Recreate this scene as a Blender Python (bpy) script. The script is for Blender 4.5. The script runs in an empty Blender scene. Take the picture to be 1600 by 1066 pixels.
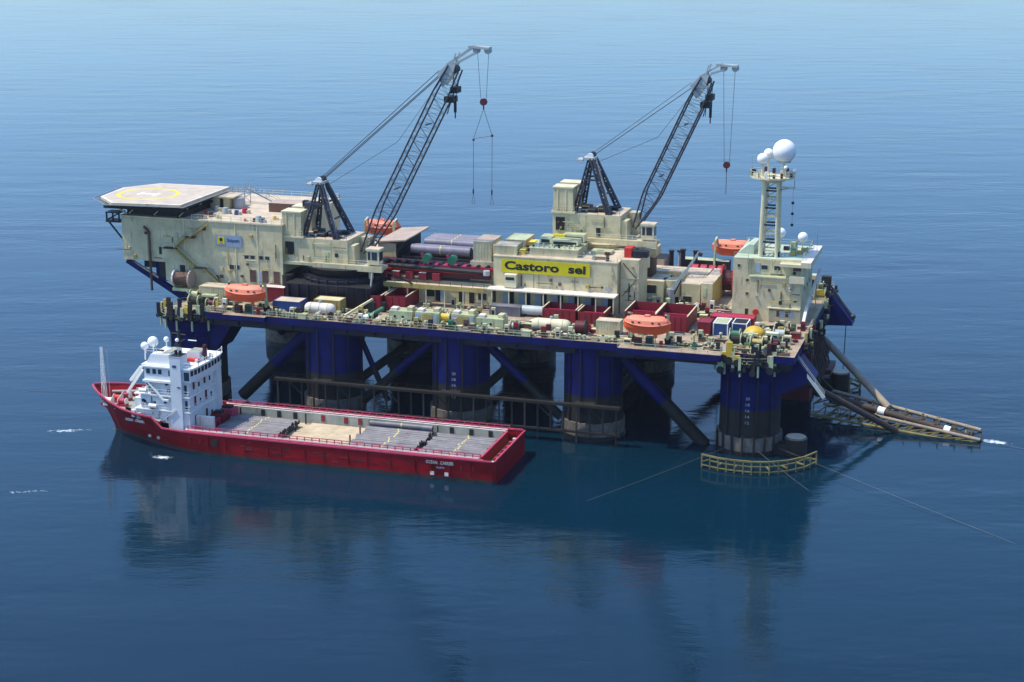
import bpy, math, random
from mathutils import Vector, Matrix
random.seed(7)
SC = bpy.context.scene
COL = SC.collection
R = math.radians

# ------------------------------------------------------------------ camera, world, sun, exposure
cam_d = bpy.data.cameras.new("camera"); cam = bpy.data.objects.new("camera", cam_d); COL.objects.link(cam)
SC.camera = cam
PSI, PITCH = R(17), R(15)
cam.location = (51.33, -326.18, 108.97)
cam.rotation_euler = (math.pi / 2 - PITCH, 0, PSI)
cam_d.sensor_width = 36; cam_d.lens = 2750 / 1600 * 36
cam_d.clip_start = 1; cam_d.clip_end = 60000

SUN_EL, SUN_DIR = 63, Vector((-0.80, -0.30))        # towards the sun, horizontally
w = bpy.data.worlds.new("World"); SC.world = w; w.use_nodes = True
wn = w.node_tree.nodes; wl = w.node_tree.links
bg = wn['Background']; sky = wn.new('ShaderNodeTexSky'); sky.sky_type = 'NISHITA'; sky.sun_disc = False
sky.sun_elevation = R(SUN_EL); sky.air_density = 1.0; sky.dust_density = 1.3; sky.ozone_density = 5.0
sd = SUN_DIR.normalized()
sky.sun_rotation = math.atan2(sd.x, sd.y)
tint = wn.new('ShaderNodeMix'); tint.data_type = 'RGBA'; tint.blend_type = 'MULTIPLY'; tint.inputs[0].default_value = 1.0; tint.inputs[7].default_value = (0.98, 1.19, 1.35, 1)
wl.new(sky.outputs[0], tint.inputs[6]); wl.new(tint.outputs[2], bg.inputs[0]); bg.inputs[1].default_value = 0.15
sun_d = bpy.data.lights.new("sun", 'SUN'); sun = bpy.data.objects.new("sun", sun_d); COL.objects.link(sun)
sun_d.energy = 3.4; sun_d.angle = R(0.5); sun_d.color = (1.0, 0.90, 0.70)
tosun = Vector((sd.x * math.cos(R(SUN_EL)), sd.y * math.cos(R(SUN_EL)), math.sin(R(SUN_EL))))
sun.rotation_euler = tosun.to_track_quat('Z', 'Y').to_euler(); sun.location = (-100, -100, 200)
SC.view_settings.view_transform = 'Standard'; SC.view_settings.look = 'None'
SC.view_settings.exposure = 0.47; SC.view_settings.gamma = 1.0
SC.render.engine = 'CYCLES'

# ------------------------------------------------------------------ materials
MATS = {}
def paint(name, col, rough=0.55, dirt=0.25, rust=0.0, metal=0.0, rustcol=(0.16, 0.07, 0.03), scale=0.35, bump=0.0, spec=0.4):
    m = bpy.data.materials.new(name); m.use_nodes = True; nt = m.node_tree; n = nt.nodes; l = nt.links
    b = n['Principled BSDF']; b.inputs['Roughness'].default_value = rough; b.inputs['Metallic'].default_value = metal
    b.inputs['Specular IOR Level'].default_value = spec
    g = n.new('ShaderNodeNewGeometry')
    mp = n.new('ShaderNodeMapping'); mp.inputs['Scale'].default_value = (scale, scale, scale); l.new(g.outputs['Position'], mp.inputs['Vector'])
    ns = n.new('ShaderNodeTexNoise'); ns.inputs['Scale'].default_value = 1.0; ns.inputs['Detail'].default_value = 6; ns.inputs['Roughness'].default_value = 0.7
    l.new(mp.outputs[0], ns.inputs['Vector'])
    cr = n.new('ShaderNodeValToRGB'); cr.color_ramp.elements[0].position = 0.3; cr.color_ramp.elements[1].position = 0.7
    cr.color_ramp.elements[0].color = tuple(c * (1 - dirt) for c in col) + (1,)
    cr.color_ramp.elements[1].color = tuple(min(1, c * (1 + dirt * 0.35)) for c in col) + (1,)
    l.new(ns.outputs['Fac'], cr.inputs['Fac'])
    out = cr.outputs['Color']
    if rust > 0:
        mp2 = n.new('ShaderNodeMapping'); mp2.inputs['Scale'].default_value = (1.3, 1.3, 0.16); l.new(g.outputs['Position'], mp2.inputs['Vector'])
        n2 = n.new('ShaderNodeTexNoise'); n2.inputs['Scale'].default_value = 1.0; n2.inputs['Detail'].default_value = 5; n2.inputs['Roughness'].default_value = 0.65
        l.new(mp2.outputs[0], n2.inputs['Vector'])
        r2 = n.new('ShaderNodeValToRGB'); r2.color_ramp.elements[0].position = 0.72 - rust * 0.28; r2.color_ramp.elements[1].position = 0.80
        l.new(n2.outputs['Fac'], r2.inputs['Fac'])
        mx = n.new('ShaderNodeMix'); mx.data_type = 'RGBA'
        l.new(r2.outputs['Color'], mx.inputs[0]); l.new(out, mx.inputs[6]); mx.inputs[7].default_value = tuple(rustcol) + (1,)
        out = mx.outputs[2]
    l.new(out, b.inputs['Base Color'])
    if bump > 0:
        bp = n.new('ShaderNodeBump'); bp.inputs['Strength'].default_value = bump; bp.inputs['Distance'].default_value = 0.05
        l.new(ns.outputs['Fac'], bp.inputs['Height']); l.new(bp.outputs[0], b.inputs['Normal'])
    MATS[name] = m
    return name
paint('beige', (0.60, 0.53, 0.32), 0.5, 0.28, 0.5)
paint('beige_clean', (0.68, 0.62, 0.40), 0.5, 0.2, 0.35)
paint('green_beige', (0.46, 0.50, 0.29), 0.5, 0.35, 0.5)
paint('mint', (0.46, 0.54, 0.42), 0.6, 0.25, 0.2)
paint('ochre', (0.42, 0.32, 0.10), 0.6, 0.3, 0.3)
paint('roof', (0.58, 0.48, 0.36), 0.75, 0.35, 0.0)
paint('roof_pink', (0.44, 0.34, 0.28), 0.8, 0.3)
paint('deck_paint', (0.40, 0.31, 0.22), 0.8, 0.55, 0.5)
paint('blue', (0.003, 0.006, 0.090), 0.6, 0.55, 0.55, rustcol=(0.006, 0.007, 0.018), spec=0.2)
paint('navy', (0.008, 0.009, 0.022), 0.55, 0.3, 0.2)
paint('dark', (0.018, 0.018, 0.02), 0.6, 0.4)
paint('grime', (0.018, 0.016, 0.013), 0.75, 0.6, 0.4, rustcol=(0.04, 0.02, 0.012))
paint('collar', (0.17, 0.15, 0.125), 0.85, 0.6, 0.8, rustcol=(0.035, 0.03, 0.026))
paint('wet', (0.015, 0.018, 0.018), 0.3, 0.4)
paint('maroon', (0.10, 0.012, 0.018), 0.6, 0.4, 0.3)
paint('red_steel', (0.26, 0.018, 0.03), 0.55, 0.35, 0.35, rustcol=(0.10, 0.02, 0.02))
paint('container_red', (0.24, 0.015, 0.025), 0.55, 0.3, 0.25)
paint('magenta_red', (0.42, 0.02, 0.06), 0.5, 0.25)
paint('signal_red', (0.55, 0.03, 0.02), 0.5, 0.25)
paint('hull_red', (0.30, 0.003, 0.009), 0.5, 0.4, 0.45, rustcol=(0.13, 0.008, 0.010), spec=0.25)
paint('rail_pink', (0.50, 0.06, 0.12), 0.5, 0.25)
paint('cap_white', (0.74, 0.66, 0.60), 0.6, 0.3, 0.4, rustcol=(0.45, 0.12, 0.14))
paint('boot', (0.05, 0.03, 0.03), 0.5, 0.5, 0.3)
paint('white', (0.82, 0.82, 0.80), 0.4, 0.06)
paint('ship_white_shaded', (0.66, 0.69, 0.71), 0.4, 0.15, 0.25, rustcol=(0.36, 0.30, 0.26))  # white paint lowered and blued, shade of the near faces in the colour
paint('ship_grey', (0.34, 0.36, 0.31), 0.6, 0.3, 0.4)
paint('orange', (0.72, 0.10, 0.03), 0.4, 0.12)
paint('orange_top', (0.80, 0.24, 0.14), 0.55, 0.12)  # lighter, pinker orange for the lifeboat tops
paint('yellow', (0.75, 0.60, 0.03), 0.5, 0.15)
paint('sign_yellow', (0.58, 0.50, 0.008), 0.5, 0.15)
paint('gear_yellow', (0.62, 0.40, 0.04), 0.5, 0.3, 0.2)
paint('band_yellow', (0.55, 0.48, 0.16), 0.5, 0.3)
paint('frame_yellow', (0.22, 0.18, 0.06), 0.75, 0.5, 0.5)
paint('black', (0.012, 0.012, 0.012), 0.6, 0.2)
paint('window', (0.03, 0.035, 0.045), 0.15, 0.2, spec=0.6)
paint('door_blue', (0.32, 0.40, 0.50), 0.5, 0.15)
paint('steel', (0.35, 0.36, 0.38), 0.45, 0.25, 0.15, metal=0.2)
paint('pale_steel', (0.42, 0.46, 0.45), 0.5, 0.25)
paint('pipe', (0.19, 0.18, 0.20), 0.5, 0.55, 0.0)
paint('pipe_far', (0.20, 0.19, 0.25), 0.5, 0.4, 0.0)
paint('stinger_pipe', (0.30, 0.25, 0.19), 0.7, 0.4, 0.5)
paint('stinger_brown', (0.06, 0.042, 0.034), 0.7, 0.5, 0.4)
paint('brown', (0.12, 0.065, 0.045), 0.7, 0.35, 0.2)
paint('blue_box', (0.03, 0.07, 0.22), 0.5, 0.3, 0.3)
paint('green', (0.03, 0.16, 0.08), 0.5, 0.3)
paint('cargo_floor', (0.56, 0.45, 0.31), 0.8, 0.35, 0.0)
paint('sign_grey', (0.25, 0.32, 0.42), 0.5, 0.1)
paint('sign_ink', (0.03, 0.05, 0.14), 0.5, 0.1)
paint('wire', (0.06, 0.065, 0.075), 0.5, 0.1)
paint('rope', (0.16, 0.15, 0.14), 0.7, 0.2)
paint('rail_beige', (0.50, 0.47, 0.30), 0.6, 0.2)
paint('crane_dark', (0.035, 0.038, 0.055), 0.5, 0.3)
paint('heli_green', (0.52, 0.44, 0.36), 0.8, 0.25)

# ------------------------------------------------------------------ mesh building
class MB:
    def __init__(s): s.v = []; s.f = []; s.m = []; s.names = []
    def mi(s, m):
        if m not in s.names: s.names.append(m)
        return s.names.index(m)
    def add(s, vs, fs, m):
        k = len(s.v); s.v += [tuple(p) for p in vs]; i = s.mi(m)
        for f in fs: s.f.append(tuple(a + k for a in f)); s.m.append(i)
        return s
    def box(s, x0, x1, y0, y1, z0, z1, m='beige', top=None):
        vs = [(x0,y0,z0),(x1,y0,z0),(x1,y1,z0),(x0,y1,z0),(x0,y0,z1),(x1,y0,z1),(x1,y1,z1),(x0,y1,z1)]
        s.add(vs, [(0,3,2,1),(0,1,5,4),(1,2,6,5),(2,3,7,6),(3,0,4,7)], m)
        return s.add(vs, [(4,5,6,7)], top or m)
    def prism(s, pts, z0, z1, m='beige', top=None):           # pts anticlockwise in plan
        n = len(pts); vs = [(x,y,z0) for x,y in pts] + [(x,y,z1) for x,y in pts]
        s.add(vs, [tuple(reversed(range(n)))] + [(i,(i+1)%n,(i+1)%n+n,i+n) for i in range(n)], m)
        return s.add(vs, [tuple(range(n, 2*n))], top or m)
    def yprism(s, pts, y0, y1, m='beige', top=None):          # outline in x,z swept along y
        n = len(pts); vs = [(x,y0,z) for x,z in pts] + [(x,y1,z) for x,z in pts]
        return s.add(vs, [tuple(range(n)), tuple(reversed(range(n,2*n)))] + [(i,i+n,(i+1)%n+n,(i+1)%n) for i in range(n)], m)
    def cyl(s, a, b, r, r1=None, n=12, m='beige', caps=True, capm=None):
        a = Vector(a); b = Vector(b); r1 = r if r1 is None else r1
        q = (b - a).to_track_quat('Z', 'Y'); vs = []
        for c, rr in ((a, r), (b, r1)):
            for i in range(n):
                t = 2 * math.pi * (i + .5) / n; vs.append(c + q @ Vector((math.cos(t) * rr, math.sin(t) * rr, 0)))
        s.add(vs, [(i, (i+1)%n, (i+1)%n+n, i+n) for i in range(n)], m)
        if caps: s.add(vs, [tuple(reversed(range(n))), tuple(range(n, 2*n))], capm or m)
        return s
    def bar(s, a, b, w, m='beige'): return s.cyl(a, b, w * .707, n=4, m=m)
    def path(s, pts, r, m='wire', n=6):
        for a, b in zip(pts, pts[1:]): s.cyl(a, b, r, n=n, m=m)
        return s
    def sphere(s, c, r, m='white', n=16, k=10, zs=1.0):
        vs = []; fs = []
        for j in range(k + 1):
            ph = math.pi * j / k
            for i in range(n):
                t = 2*math.pi*i/n; vs.append((c[0]+r*math.sin(ph)*math.cos(t), c[1]+r*math.sin(ph)*math.sin(t), c[2]+zs*r*math.cos(ph)))
        for j in range(k):
            for i in range(n): fs.append((j*n+i, (j+1)*n+i, (j+1)*n+(i+1)%n, j*n+(i+1)%n))
        return s.add(vs, fs, m)
    def loft(s, rings, m, closed=True, caps=True, mats=None):
        n = len(rings[0]); vs = [p for r in rings for p in r]
        for j in range(len(rings) - 1):
            for i in range(n if closed else n - 1):
                s.add([rings[j][i], rings[j][(i+1)%n], rings[j+1][(i+1)%n], rings[j+1][i]], [(0,1,2,3)], mats[i] if mats else m)
        if caps: s.add(rings[0], [tuple(reversed(range(n)))], m); s.add(rings[-1], [tuple(range(n))], m)
        return s
    def rail(s, pts, h=1.1, gap=2.4, r=0.05, m='rail_beige', closed=False):
        P = [Vector(p) for p in pts]
        if closed: P.append(P[0])
        for a, b in zip(P, P[1:]):
            L = (b - a).length; k = max(1, round(L / gap))
            for hh in (h, h * .52): s.cyl(a + Vector((0,0,hh)), b + Vector((0,0,hh)), r, n=4, m=m, caps=False)
            for i in range(k + 1):
                p = a.lerp(b, i / k); s.cyl(p, p + Vector((0,0,h)), r * 1.15, n=4, m=m, caps=False)
        return s
    def lattice(s, c0, c1, nb, r, rb, m):                    # c0,c1: lists of 4 corner points (or a list of sections)
        secs = [[Vector(p).lerp(Vector(q), i / nb) for p, q in zip(c0, c1)] for i in range(nb + 1)]
        return s.lat(secs, r, rb, m)
    def lat(s, secs, r, rb, m):
        for k in range(len(secs) - 1):
            A, B = secs[k], secs[k+1]
            for i in range(4):
                j = (i + 1) % 4
                s.cyl(A[i], B[i], r, n=6, m=m, caps=False)
                s.cyl(A[i], A[j], rb, n=4, m=m, caps=False)
                if k % 2: s.cyl(A[i], B[j], rb, n=4, m=m, caps=False)
                else: s.cyl(A[j], B[i], rb, n=4, m=m, caps=False)
        return s
    def text(s, txt, org, xd, yd, height, width=None, depth=0.02, m='black', bold=0.0):
        cu = bpy.data.curves.new('t', 'FONT'); cu.body = txt; cu.size = 1; cu.extrude = 0.01; cu.offset = bold; cu.resolution_u = 3
        ob = bpy.data.objects.new('t', cu); me = bpy.data.meshes.new_from_object(ob)
        xs = [v.co.x for v in me.vertices]; ys = [v.co.y for v in me.vertices]
        x0, x1, y0, y1 = min(xs), max(xs), min(ys), max(ys)
        sy = height / (y1 - y0); sx = sy if width is None else width / (x1 - x0)
        xd = Vector(xd).normalized(); yd = Vector(yd).normalized(); nd = xd.cross(yd); org = Vector(org)
        vs = [org + xd * ((v.co.x - x0) * sx) + yd * ((v.co.y - y0) * sy) + nd * (v.co.z * 100 * depth * .5) for v in me.vertices]
        s.add(vs, [tuple(p.vertices) for p in me.polygons], m)
        bpy.data.objects.remove(ob); bpy.data.curves.remove(cu); bpy.data.meshes.remove(me)
        return s
    def build(s, name, parent=None, smooth=False, loc=None):
        root = parent
        while root is not None and root.parent is not None: root = root.parent
        o0 = Vector(root.location) if root is not None else Vector(loc or (0, 0, 0))
        me = bpy.data.meshes.new(name); me.from_pydata([tuple(Vector(v) - o0) for v in s.v], [], s.f)
        for nm in s.names: me.materials.append(MATS[nm])
        me.polygons.foreach_set('material_index', s.m)
        if smooth:
            me.polygons.foreach_set('use_smooth', [len(p.vertices) == 4 for p in me.polygons])
        me.update(); ob = bpy.data.objects.new(name, me); COL.objects.link(ob)
        if parent is not None: ob.parent = parent
        elif loc: ob.location = loc
        return ob

def tag(o, label=None, cat=None, group=None, kind=None):
    if label: o['label'] = label
    if cat: o['category'] = cat
    if group: o['group'] = group
    if kind: o['kind'] = kind
    return o
def T(name, label, cat, loc, group=None):
    o = bpy.data.objects.new(name, None); COL.objects.link(o); o.location = loc; o.empty_display_size = 1
    return tag(o, label, cat, group)
def copy_tree(o, parent=None):
    c = o.copy(); COL.objects.link(c); c.parent = parent
    for ch in list(o.children): copy_tree(ch, c)
    return c
def clone(o, loc, label=None, rz=0):
    c = copy_tree(o); c.location = loc; c.rotation_euler = (0, 0, rz)
    if label: c['label'] = label
    return c

# ------------------------------------------------------------------ water
def make_water():
    m = bpy.data.materials.new('water'); m.use_nodes = True; nt = m.node_tree; n = nt.nodes; l = nt.links
    b = n['Principled BSDF']; b.inputs['IOR'].default_value = 1.33; b.inputs['Roughness'].default_value = 0.06
    g = n.new('ShaderNodeNewGeometry')
    rot = n.new('ShaderNodeMapping'); rot.inputs['Rotation'].default_value = (0, 0, -PSI); l.new(g.outputs['Position'], rot.inputs['Vector'])
    def noise(sx, sy, det, rough=0.6, seed=0):
        mp = n.new('ShaderNodeMapping'); mp.inputs['Scale'].default_value = (sx, sy, 1); mp.inputs['Location'].default_value = (seed, seed * 1.7, 0)
        l.new(rot.outputs[0], mp.inputs['Vector'])
        t = n.new('ShaderNodeTexNoise'); t.inputs['Scale'].default_value = 1; t.inputs['Detail'].default_value = det; t.inputs['Roughness'].default_value = rough
        l.new(mp.outputs[0], t.inputs['Vector']); return t.outputs['Fac']
    big = noise(0.006, 0.012, 4, 0.55, 3)
    cr = n.new('ShaderNodeValToRGB'); cr.color_ramp.elements[0].position = 0.3; cr.color_ramp.elements[1].position = 0.72
    cr.color_ramp.elements[0].color = (0.001, 0.012, 0.026, 1); cr.color_ramp.elements[1].color = (0.0012, 0.021, 0.040, 1)
    l.new(big, cr.inputs['Fac'])
    # foam: a few torn patches of white water
    out = cr.outputs['Color']
    def foam(cx, cy, rx, ry, ang, thr):
        nonlocal out
        mp = n.new('ShaderNodeMapping'); mp.vector_type = 'TEXTURE'
        mp.inputs['Location'].default_value = (cx, cy, 0); mp.inputs['Rotation'].default_value = (0, 0, R(ang)); mp.inputs['Scale'].default_value = (rx, ry, 1)
        l.new(g.outputs['Position'], mp.inputs['Vector'])
        gr = n.new('ShaderNodeTexGradient'); gr.gradient_type = 'SPHERICAL'; l.new(mp.outputs[0], gr.inputs['Vector'])
        t = n.new('ShaderNodeTexNoise'); t.inputs['Scale'].default_value = 0.9; t.inputs['Detail'].default_value = 6; t.inputs['Roughness'].default_value = 0.75
        l.new(g.outputs['Position'], t.inputs['Vector'])
        mu = n.new('ShaderNodeMath'); mu.operation = 'MULTIPLY'; l.new(gr.outputs['Fac'], mu.inputs[0]); l.new(t.outputs['Fac'], mu.inputs[1])
        mr = n.new('ShaderNodeMapRange'); mr.inputs[1].default_value = thr; mr.inputs[2].default_value = thr + 0.16; l.new(mu.outputs[0], mr.inputs[0])
        mx = n.new('ShaderNodeMix'); mx.data_type = 'RGBA'; l.new(mr.outputs[0], mx.inputs[0]); l.new(out, mx.inputs[6]); mx.inputs[7].default_value = (0.7, 0.75, 0.78, 1)
        out = mx.outputs[2]
    foam(-106.5, -39.4, 5.0, 2.6, 8, 0.30)
    foam(-133, -30, 16, 4, 22, 0.40); foam(-121, -64, 14, 3, 25, 0.43); foam(46, 17, 7, 3, -10, 0.30)
    l.new(out, b.inputs['Base Color'])
    # waves
    def wsum(a, ka, b2, kb):
        m1 = n.new('ShaderNodeMath'); m1.operation = 'MULTIPLY'; l.new(a, m1.inputs[0]); m1.inputs[1].default_value = ka
        m2 = n.new('ShaderNodeMath'); m2.operation = 'MULTIPLY_ADD'; l.new(b2, m2.inputs[0]); m2.inputs[1].default_value = kb; l.new(m1.outputs[0], m2.inputs[2]); return m2.outputs[0]
    swell = noise(0.03, 0.075, 3, 0.5, 11); chop = noise(0.22, 0.5, 4, 0.6, 5); rip = noise(1.1, 2.2, 3, 0.6, 8)
    h = wsum(swell, 1.5, chop, 0.34); h = wsum(rip, 0.075, h, 1.0)
    patch = noise(0.012, 0.03, 4, 0.6, 21)
    pr = n.new('ShaderNodeMapRange'); pr.inputs[1].default_value = 0.35; pr.inputs[2].default_value = 0.65; pr.inputs[3].default_value = 0.05; pr.inputs[4].default_value = 0.22; l.new(patch, pr.inputs[0])
    # m2 computed as h*1 + rip*0.10
    bp = n.new('ShaderNodeBump'); bp.inputs['Strength'].default_value = 1.0; bp.inputs['Distance'].default_value = 0.16
    l.new(pr.outputs[0], bp.inputs['Distance']); l.new(h, bp.inputs['Height']); l.new(bp.outputs[0], b.inputs['Normal'])
    MATS['water'] = m
make_water()
WS = 9000
wm = MB(); wm.add([(-WS,-WS,0),(WS,-WS,0),(WS,WS*2,0),(-WS,WS*2,0)], [(0,1,2,3)], 'water')
tag(wm.build('water'), 'calm blue sea with small ripples, paler towards the far distance', kind='structure')

# ------------------------------------------------------------------ the platform
D = 20.5
CX = (-118, -87, -59.2, -31.4, 0); Y0, Y1 = 0.0, 48.0; CY = 24.0
DX0, DX1, DY0, DY1 = -121.0, 9.0, -6.5, 54.5
rig = T('pipelay_platform', 'huge blue columned offshore pipe laying platform with beige houses and helideck, standing in the sea', 'offshore platform', (-56, 24, 0))

# deck slab
mb = MB()
mb.box(DX0, DX1, DY0, DY1, 19.0, D, 'blue', 'deck_paint')
mb.box(DX0 + .6, DX1 - .6, DY0 + 1.0, DY1 - 1.0, 17.6, 19.0, 'navy')
for x in range(-118, 8, 6): mb.box(x, x + .35, DY0 + .55, DY1 - .55, 17.9, 18.997, 'navy')
deck = mb.build('deck', rig)
mb = MB(); mb.box(-24.5, -4.5, -9.2, DY0 - .003, 19.2, D, 'blue', 'deck_paint'); mb.build('deck_extension', rig)
mb = MB(); mb.box(-108.5, -99, -7.6, DY0 - .003, 19.5, D, 'blue', 'deck_paint'); mb.build('deck_extension', rig)
mb = MB()
mb.rail([(DX0, DY0 + .1, D), (-108.5, DY0 + .1, D)]); mb.rail([(-99, DY0 + .1, D), (-24.5, DY0 + .1, D)])
mb.rail([(-24.5, -9.1, D), (-4.5, -9.1, D)]); mb.rail([(DX1 - .1, 8, D), (DX1 - .1, 40, D)]); mb.rail([(DX0, DY1 - .1, D), (DX1, DY1 - .1, D)])
mb.build('railing', deck)

# columns
for j, y in enumerate((Y0, Y1)):
    for i, x in enumerate(CX):
        mb = MB(); r = 5.9
        mb.cyl((x,y,-2), (x,y,0.9), r + .55, n=40, m='wet', caps=False)
        mb.cyl((x,y,0.9), (x,y,3.6), r + .5, n=40, m='collar', capm='collar')
        mb.cyl((x,y,3.6), (x,y,9.0), r, n=40, m='grime', caps=False)
        mb.cyl((x,y,9.0), (x,y,18.9), r, n=40, m='blue', caps=False)
        if i in (0, 4):      # thickened head
            mb.cyl((x,y,14.5), (x,y,18.0), r + .02, r + 1.4, n=40, m='blue', caps=False)
        c = mb.build('column', rig, smooth=True)
        pm = MB()
        for a in (-2.2, -1.75, -1.2, -.7):      # vertical pipes down the column
            t = a; pm.cyl((x+math.cos(t)*(r+.25), y+math.sin(t)*(r+.25), 3), (x+math.cos(t)*(r+.25), y+math.sin(t)*(r+.25), 18.5), .16, n=6, m='navy' if a != -1.2 else 'grime')
        pm.build('riser_pipe', c)
        if j == 0 and i in (2, 4):
            dm = MB(); t = -1.75 + .25
            for k, tx in enumerate(('20', '18', '16', '14', '12')):
                px, py = x + math.cos(t)*(r+.03), y + math.sin(t)*(r+.03)
                xd = Vector((-math.sin(t), math.cos(t), 0))
                dm.text(tx, Vector((px, py, 11.2 - k*1.2)) - xd*.4, xd, (0,0,1), .55, .8, .04, 'steel', .02)
            dm.build('draft_marks', c)
        if i == 4:      # fairlead guards
            fm = MB()
            for k in range(7):
                a = -2.6 + k * .33; fm.cyl((x+math.cos(a)*6.7, y+math.sin(a)*6.7, .6), (x+math.cos(a)*6.7, y+math.sin(a)*6.7, 4.2), .22, n=6, m='grime')
            fm.build('fairlead', c)

# braces
def brace(a, b, r=1.15, m='blue', n=16):
    mb = MB(); a = Vector(a); b = Vector(b); k = a.lerp(b, .55)
    mb.cyl(a, k, r, n=n, m=m); mb.cyl(k, b, r * 1.001, n=n, m='grime'); return mb.build('brace', rig, smooth=True)
for y in (Y0, Y1):
    brace((-91, y, 17.8), (-108.2, y, 1.0), 1.3); brace((-27.5, y, 17.8), (-8.6, y, -.5), 1.3)
    brace((-63.5, y, 17.8), (-80.5, y, 2.5), .95); brace((-55, y, 17.8), (-38, y, 2.5), .95)
    brace((-83, y+2, 17.8), (-76, y+2, 2.0), .6)
for x in CX:
    brace((x, 5, 2.8), (x, 22, 17.8), .9); brace((x, 43, 2.8), (x, 26, 17.8), .9)
    if x not in (-118, 0): mb = MB(); mb.cyl((x, 5.5, 2.6), (x, 42.5, 2.6), 1.0, n=14, m='grime'); mb.build('brace', rig, smooth=True)
# longitudinal beams under the deck
for y in (9, 18, 30, 39):
    mb = MB(); mb.box(DX0 + 4, DX1 - 4, y, y + 1.0, 15.9, 17.6, 'navy'); mb.build('girder', rig)
for x in (-103, -73, -45, -16):
    mb = MB(); mb.box(x, x + 1, 4, 46, 15.2, 17.6, 'navy'); mb.build('girder', rig)

# fender walkway along the near side
mb = MB()
mb.box(-97, -24, -8.4, -7.3, 7.6, 8.1, 'grime'); mb.box(-97, -24, -8.2, -7.6, 2.2, 2.6, 'grime')
for k in range(28):
    x = -96.5 + k * 2.65; mb.box(x, x + .3, -8.1, -7.8, 0.2 if k % 3 == 0 else 2.4, 7.6, 'stinger_brown' if k % 4 == 0 else 'grime')
    if k % 4 == 1: mb.bar((x, -8, 7.6), (x + 2.6, -8, 5.2), .2, 'grime')
mb.rail([(-97, -8.3, 8.1), (-24, -8.3, 8.1)], m='grime', r=.03)
for x in (-87, -59.2, -31.4): mb.box(x - 2, x + 2, -7.3, -5.7, 7.7, 8.05, 'grime')
mb.build('fender_walkway', rig)
for x in (-114, -110.5, -69, -16, -12.5):
    mb = MB(); mb.cyl((x, 52, 17.6), (x + .3, 52, 8.5), .12, n=6, m='dark'); mb.build('hanging_pipe', rig)

# corner platforms over the four corner columns
def corner(x, y, sx, sy):
    mb = MB(); n = 14; pts = [(x + 7.9*math.cos(2*math.pi*(i+.5)/n), y + 7.9*math.sin(2*math.pi*(i+.5)/n)) for i in range(n)]
    mb.prism(pts, 18.4, 18.75, 'navy', 'green_beige')
    mb.rail([(p[0], p[1], 18.75) for p in pts], closed=True, h=1.2)
    for i in range(n):
        a = 2*math.pi*(i+.2)/n; px, py = x + 7.6*math.cos(a), y + 7.6*math.sin(a)
        mb.cyl((px, py, 16.2), (px, py, 18.4), .22, n=5, m='green_beige')
        mb.bar((x + 5.8*math.cos(a), y + 5.8*math.sin(a), 15.8), (px, py, 18.4), .3, 'navy')
    for k in range(26):
        a = random.uniform(0, 6.28); rr = random.uniform(6.4, 7.5); px, py = x + rr*math.cos(a), y + rr*math.sin(a); q = random.uniform(.2, .55)
        mb.box(px-q, px+q, py-q*.6, py+q*.6, 18.75, 18.75 + random.uniform(.4, 1.6), random.choice(['green_beige','dark','beige','pale_steel','navy','grime','gear_yellow']))
    mb.build('corner_platform', rig)
    for k in range(24):
        a = -2.75 + k*.105 if y < 20 else random.uniform(0, 6.28); rr = random.uniform(7.2, 8.3); px, py = x + rr*math.cos(a), y + rr*math.sin(a); q = random.uniform(.25, .6); zz = random.uniform(17.0, 19.6) if x > -50 else random.uniform(18.6, 20.0); q *= 1 if x > -50 else .7
        mb = MB(); c1 = random.choice(['green_beige','dark','beige','navy','grime','grime','dark','gear_yellow','rail_beige'])
        mb.box(px-q, px+q, py-q*.6, py+q*.6, zz, zz + random.uniform(1.2, 3.6), c1); mb.cyl((px, py-.5, zz), (px, py+.5, zz), q*1.3, n=10, m='dark'); mb.build('sheave_block', rig)
for (x, y) in ((-118, 0), (-118, 48), (0, 0), (0, 48)): corner(x, y, 1, 1)
for k in range(34):
    y = random.uniform(4, 52); mb = MB(); q = random.uniform(.25, .7); zz = random.uniform(16.8, 20.6); xx = 9.05 + random.uniform(0, .5)
    if 16 < y < 34 and k % 2: zz -= 3
    mb.box(xx, xx+q, y-q, y+q, zz, zz+random.uniform(.8, 2.4), random.choice(['beige','green_beige','dark','grime','ochre','navy','maroon','rail_beige'])); mb.cyl((xx, y-.3, zz), (xx+.8, y-.3, zz), q*.7, n=8, m='dark'); mb.build('edge_fitting', rig)
# stern haunches, hinge housing
mb = MB(); mb.yprism([(-113.2, 11.5), (-112.0, 11.5), (-108.0, 17.59), (-113.2, 17.59)], -4.0, 4.0, 'blue'); mb.build('haunch', rig)
mb = MB(); mb.yprism([(3, 19), (3, 11.5), (6.5, 12.2), (12.5, 15.2), (9.4, 18.9)], -3.2, 3.2, 'blue'); mb.build('haunch', rig)
mb = MB(); mb.yprism([(3, 19), (3, 13.6), (14.2, 14.2), (14.0, 15.0), (9.6, 20.4), (9.3, 20.4)], 45.5, 50.5, 'blue'); mb.build('haunch', rig)
mb = MB(); mb.box(4, 9.6, 14, 18, 6, 17.4, 'maroon'); mb.box(4, 9.6, 30, 34, 6, 17.4, 'maroon'); mb.box(5, 10.4, 14.5, 33.5, 8.5, 10, 'grime')
for y in range(15, 34, 3): mb.bar((9, y, 17.5), (11, y + 1, 8.5), .35, 'stinger_brown')
mb.box(5, 11.2, 36, 44, 5.5, 6.6, 'maroon'); mb.cyl((9.5,36,10),(9.5,44,10),.9,n=10,m='maroon'); mb.build('hinge_housing', rig)
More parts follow.
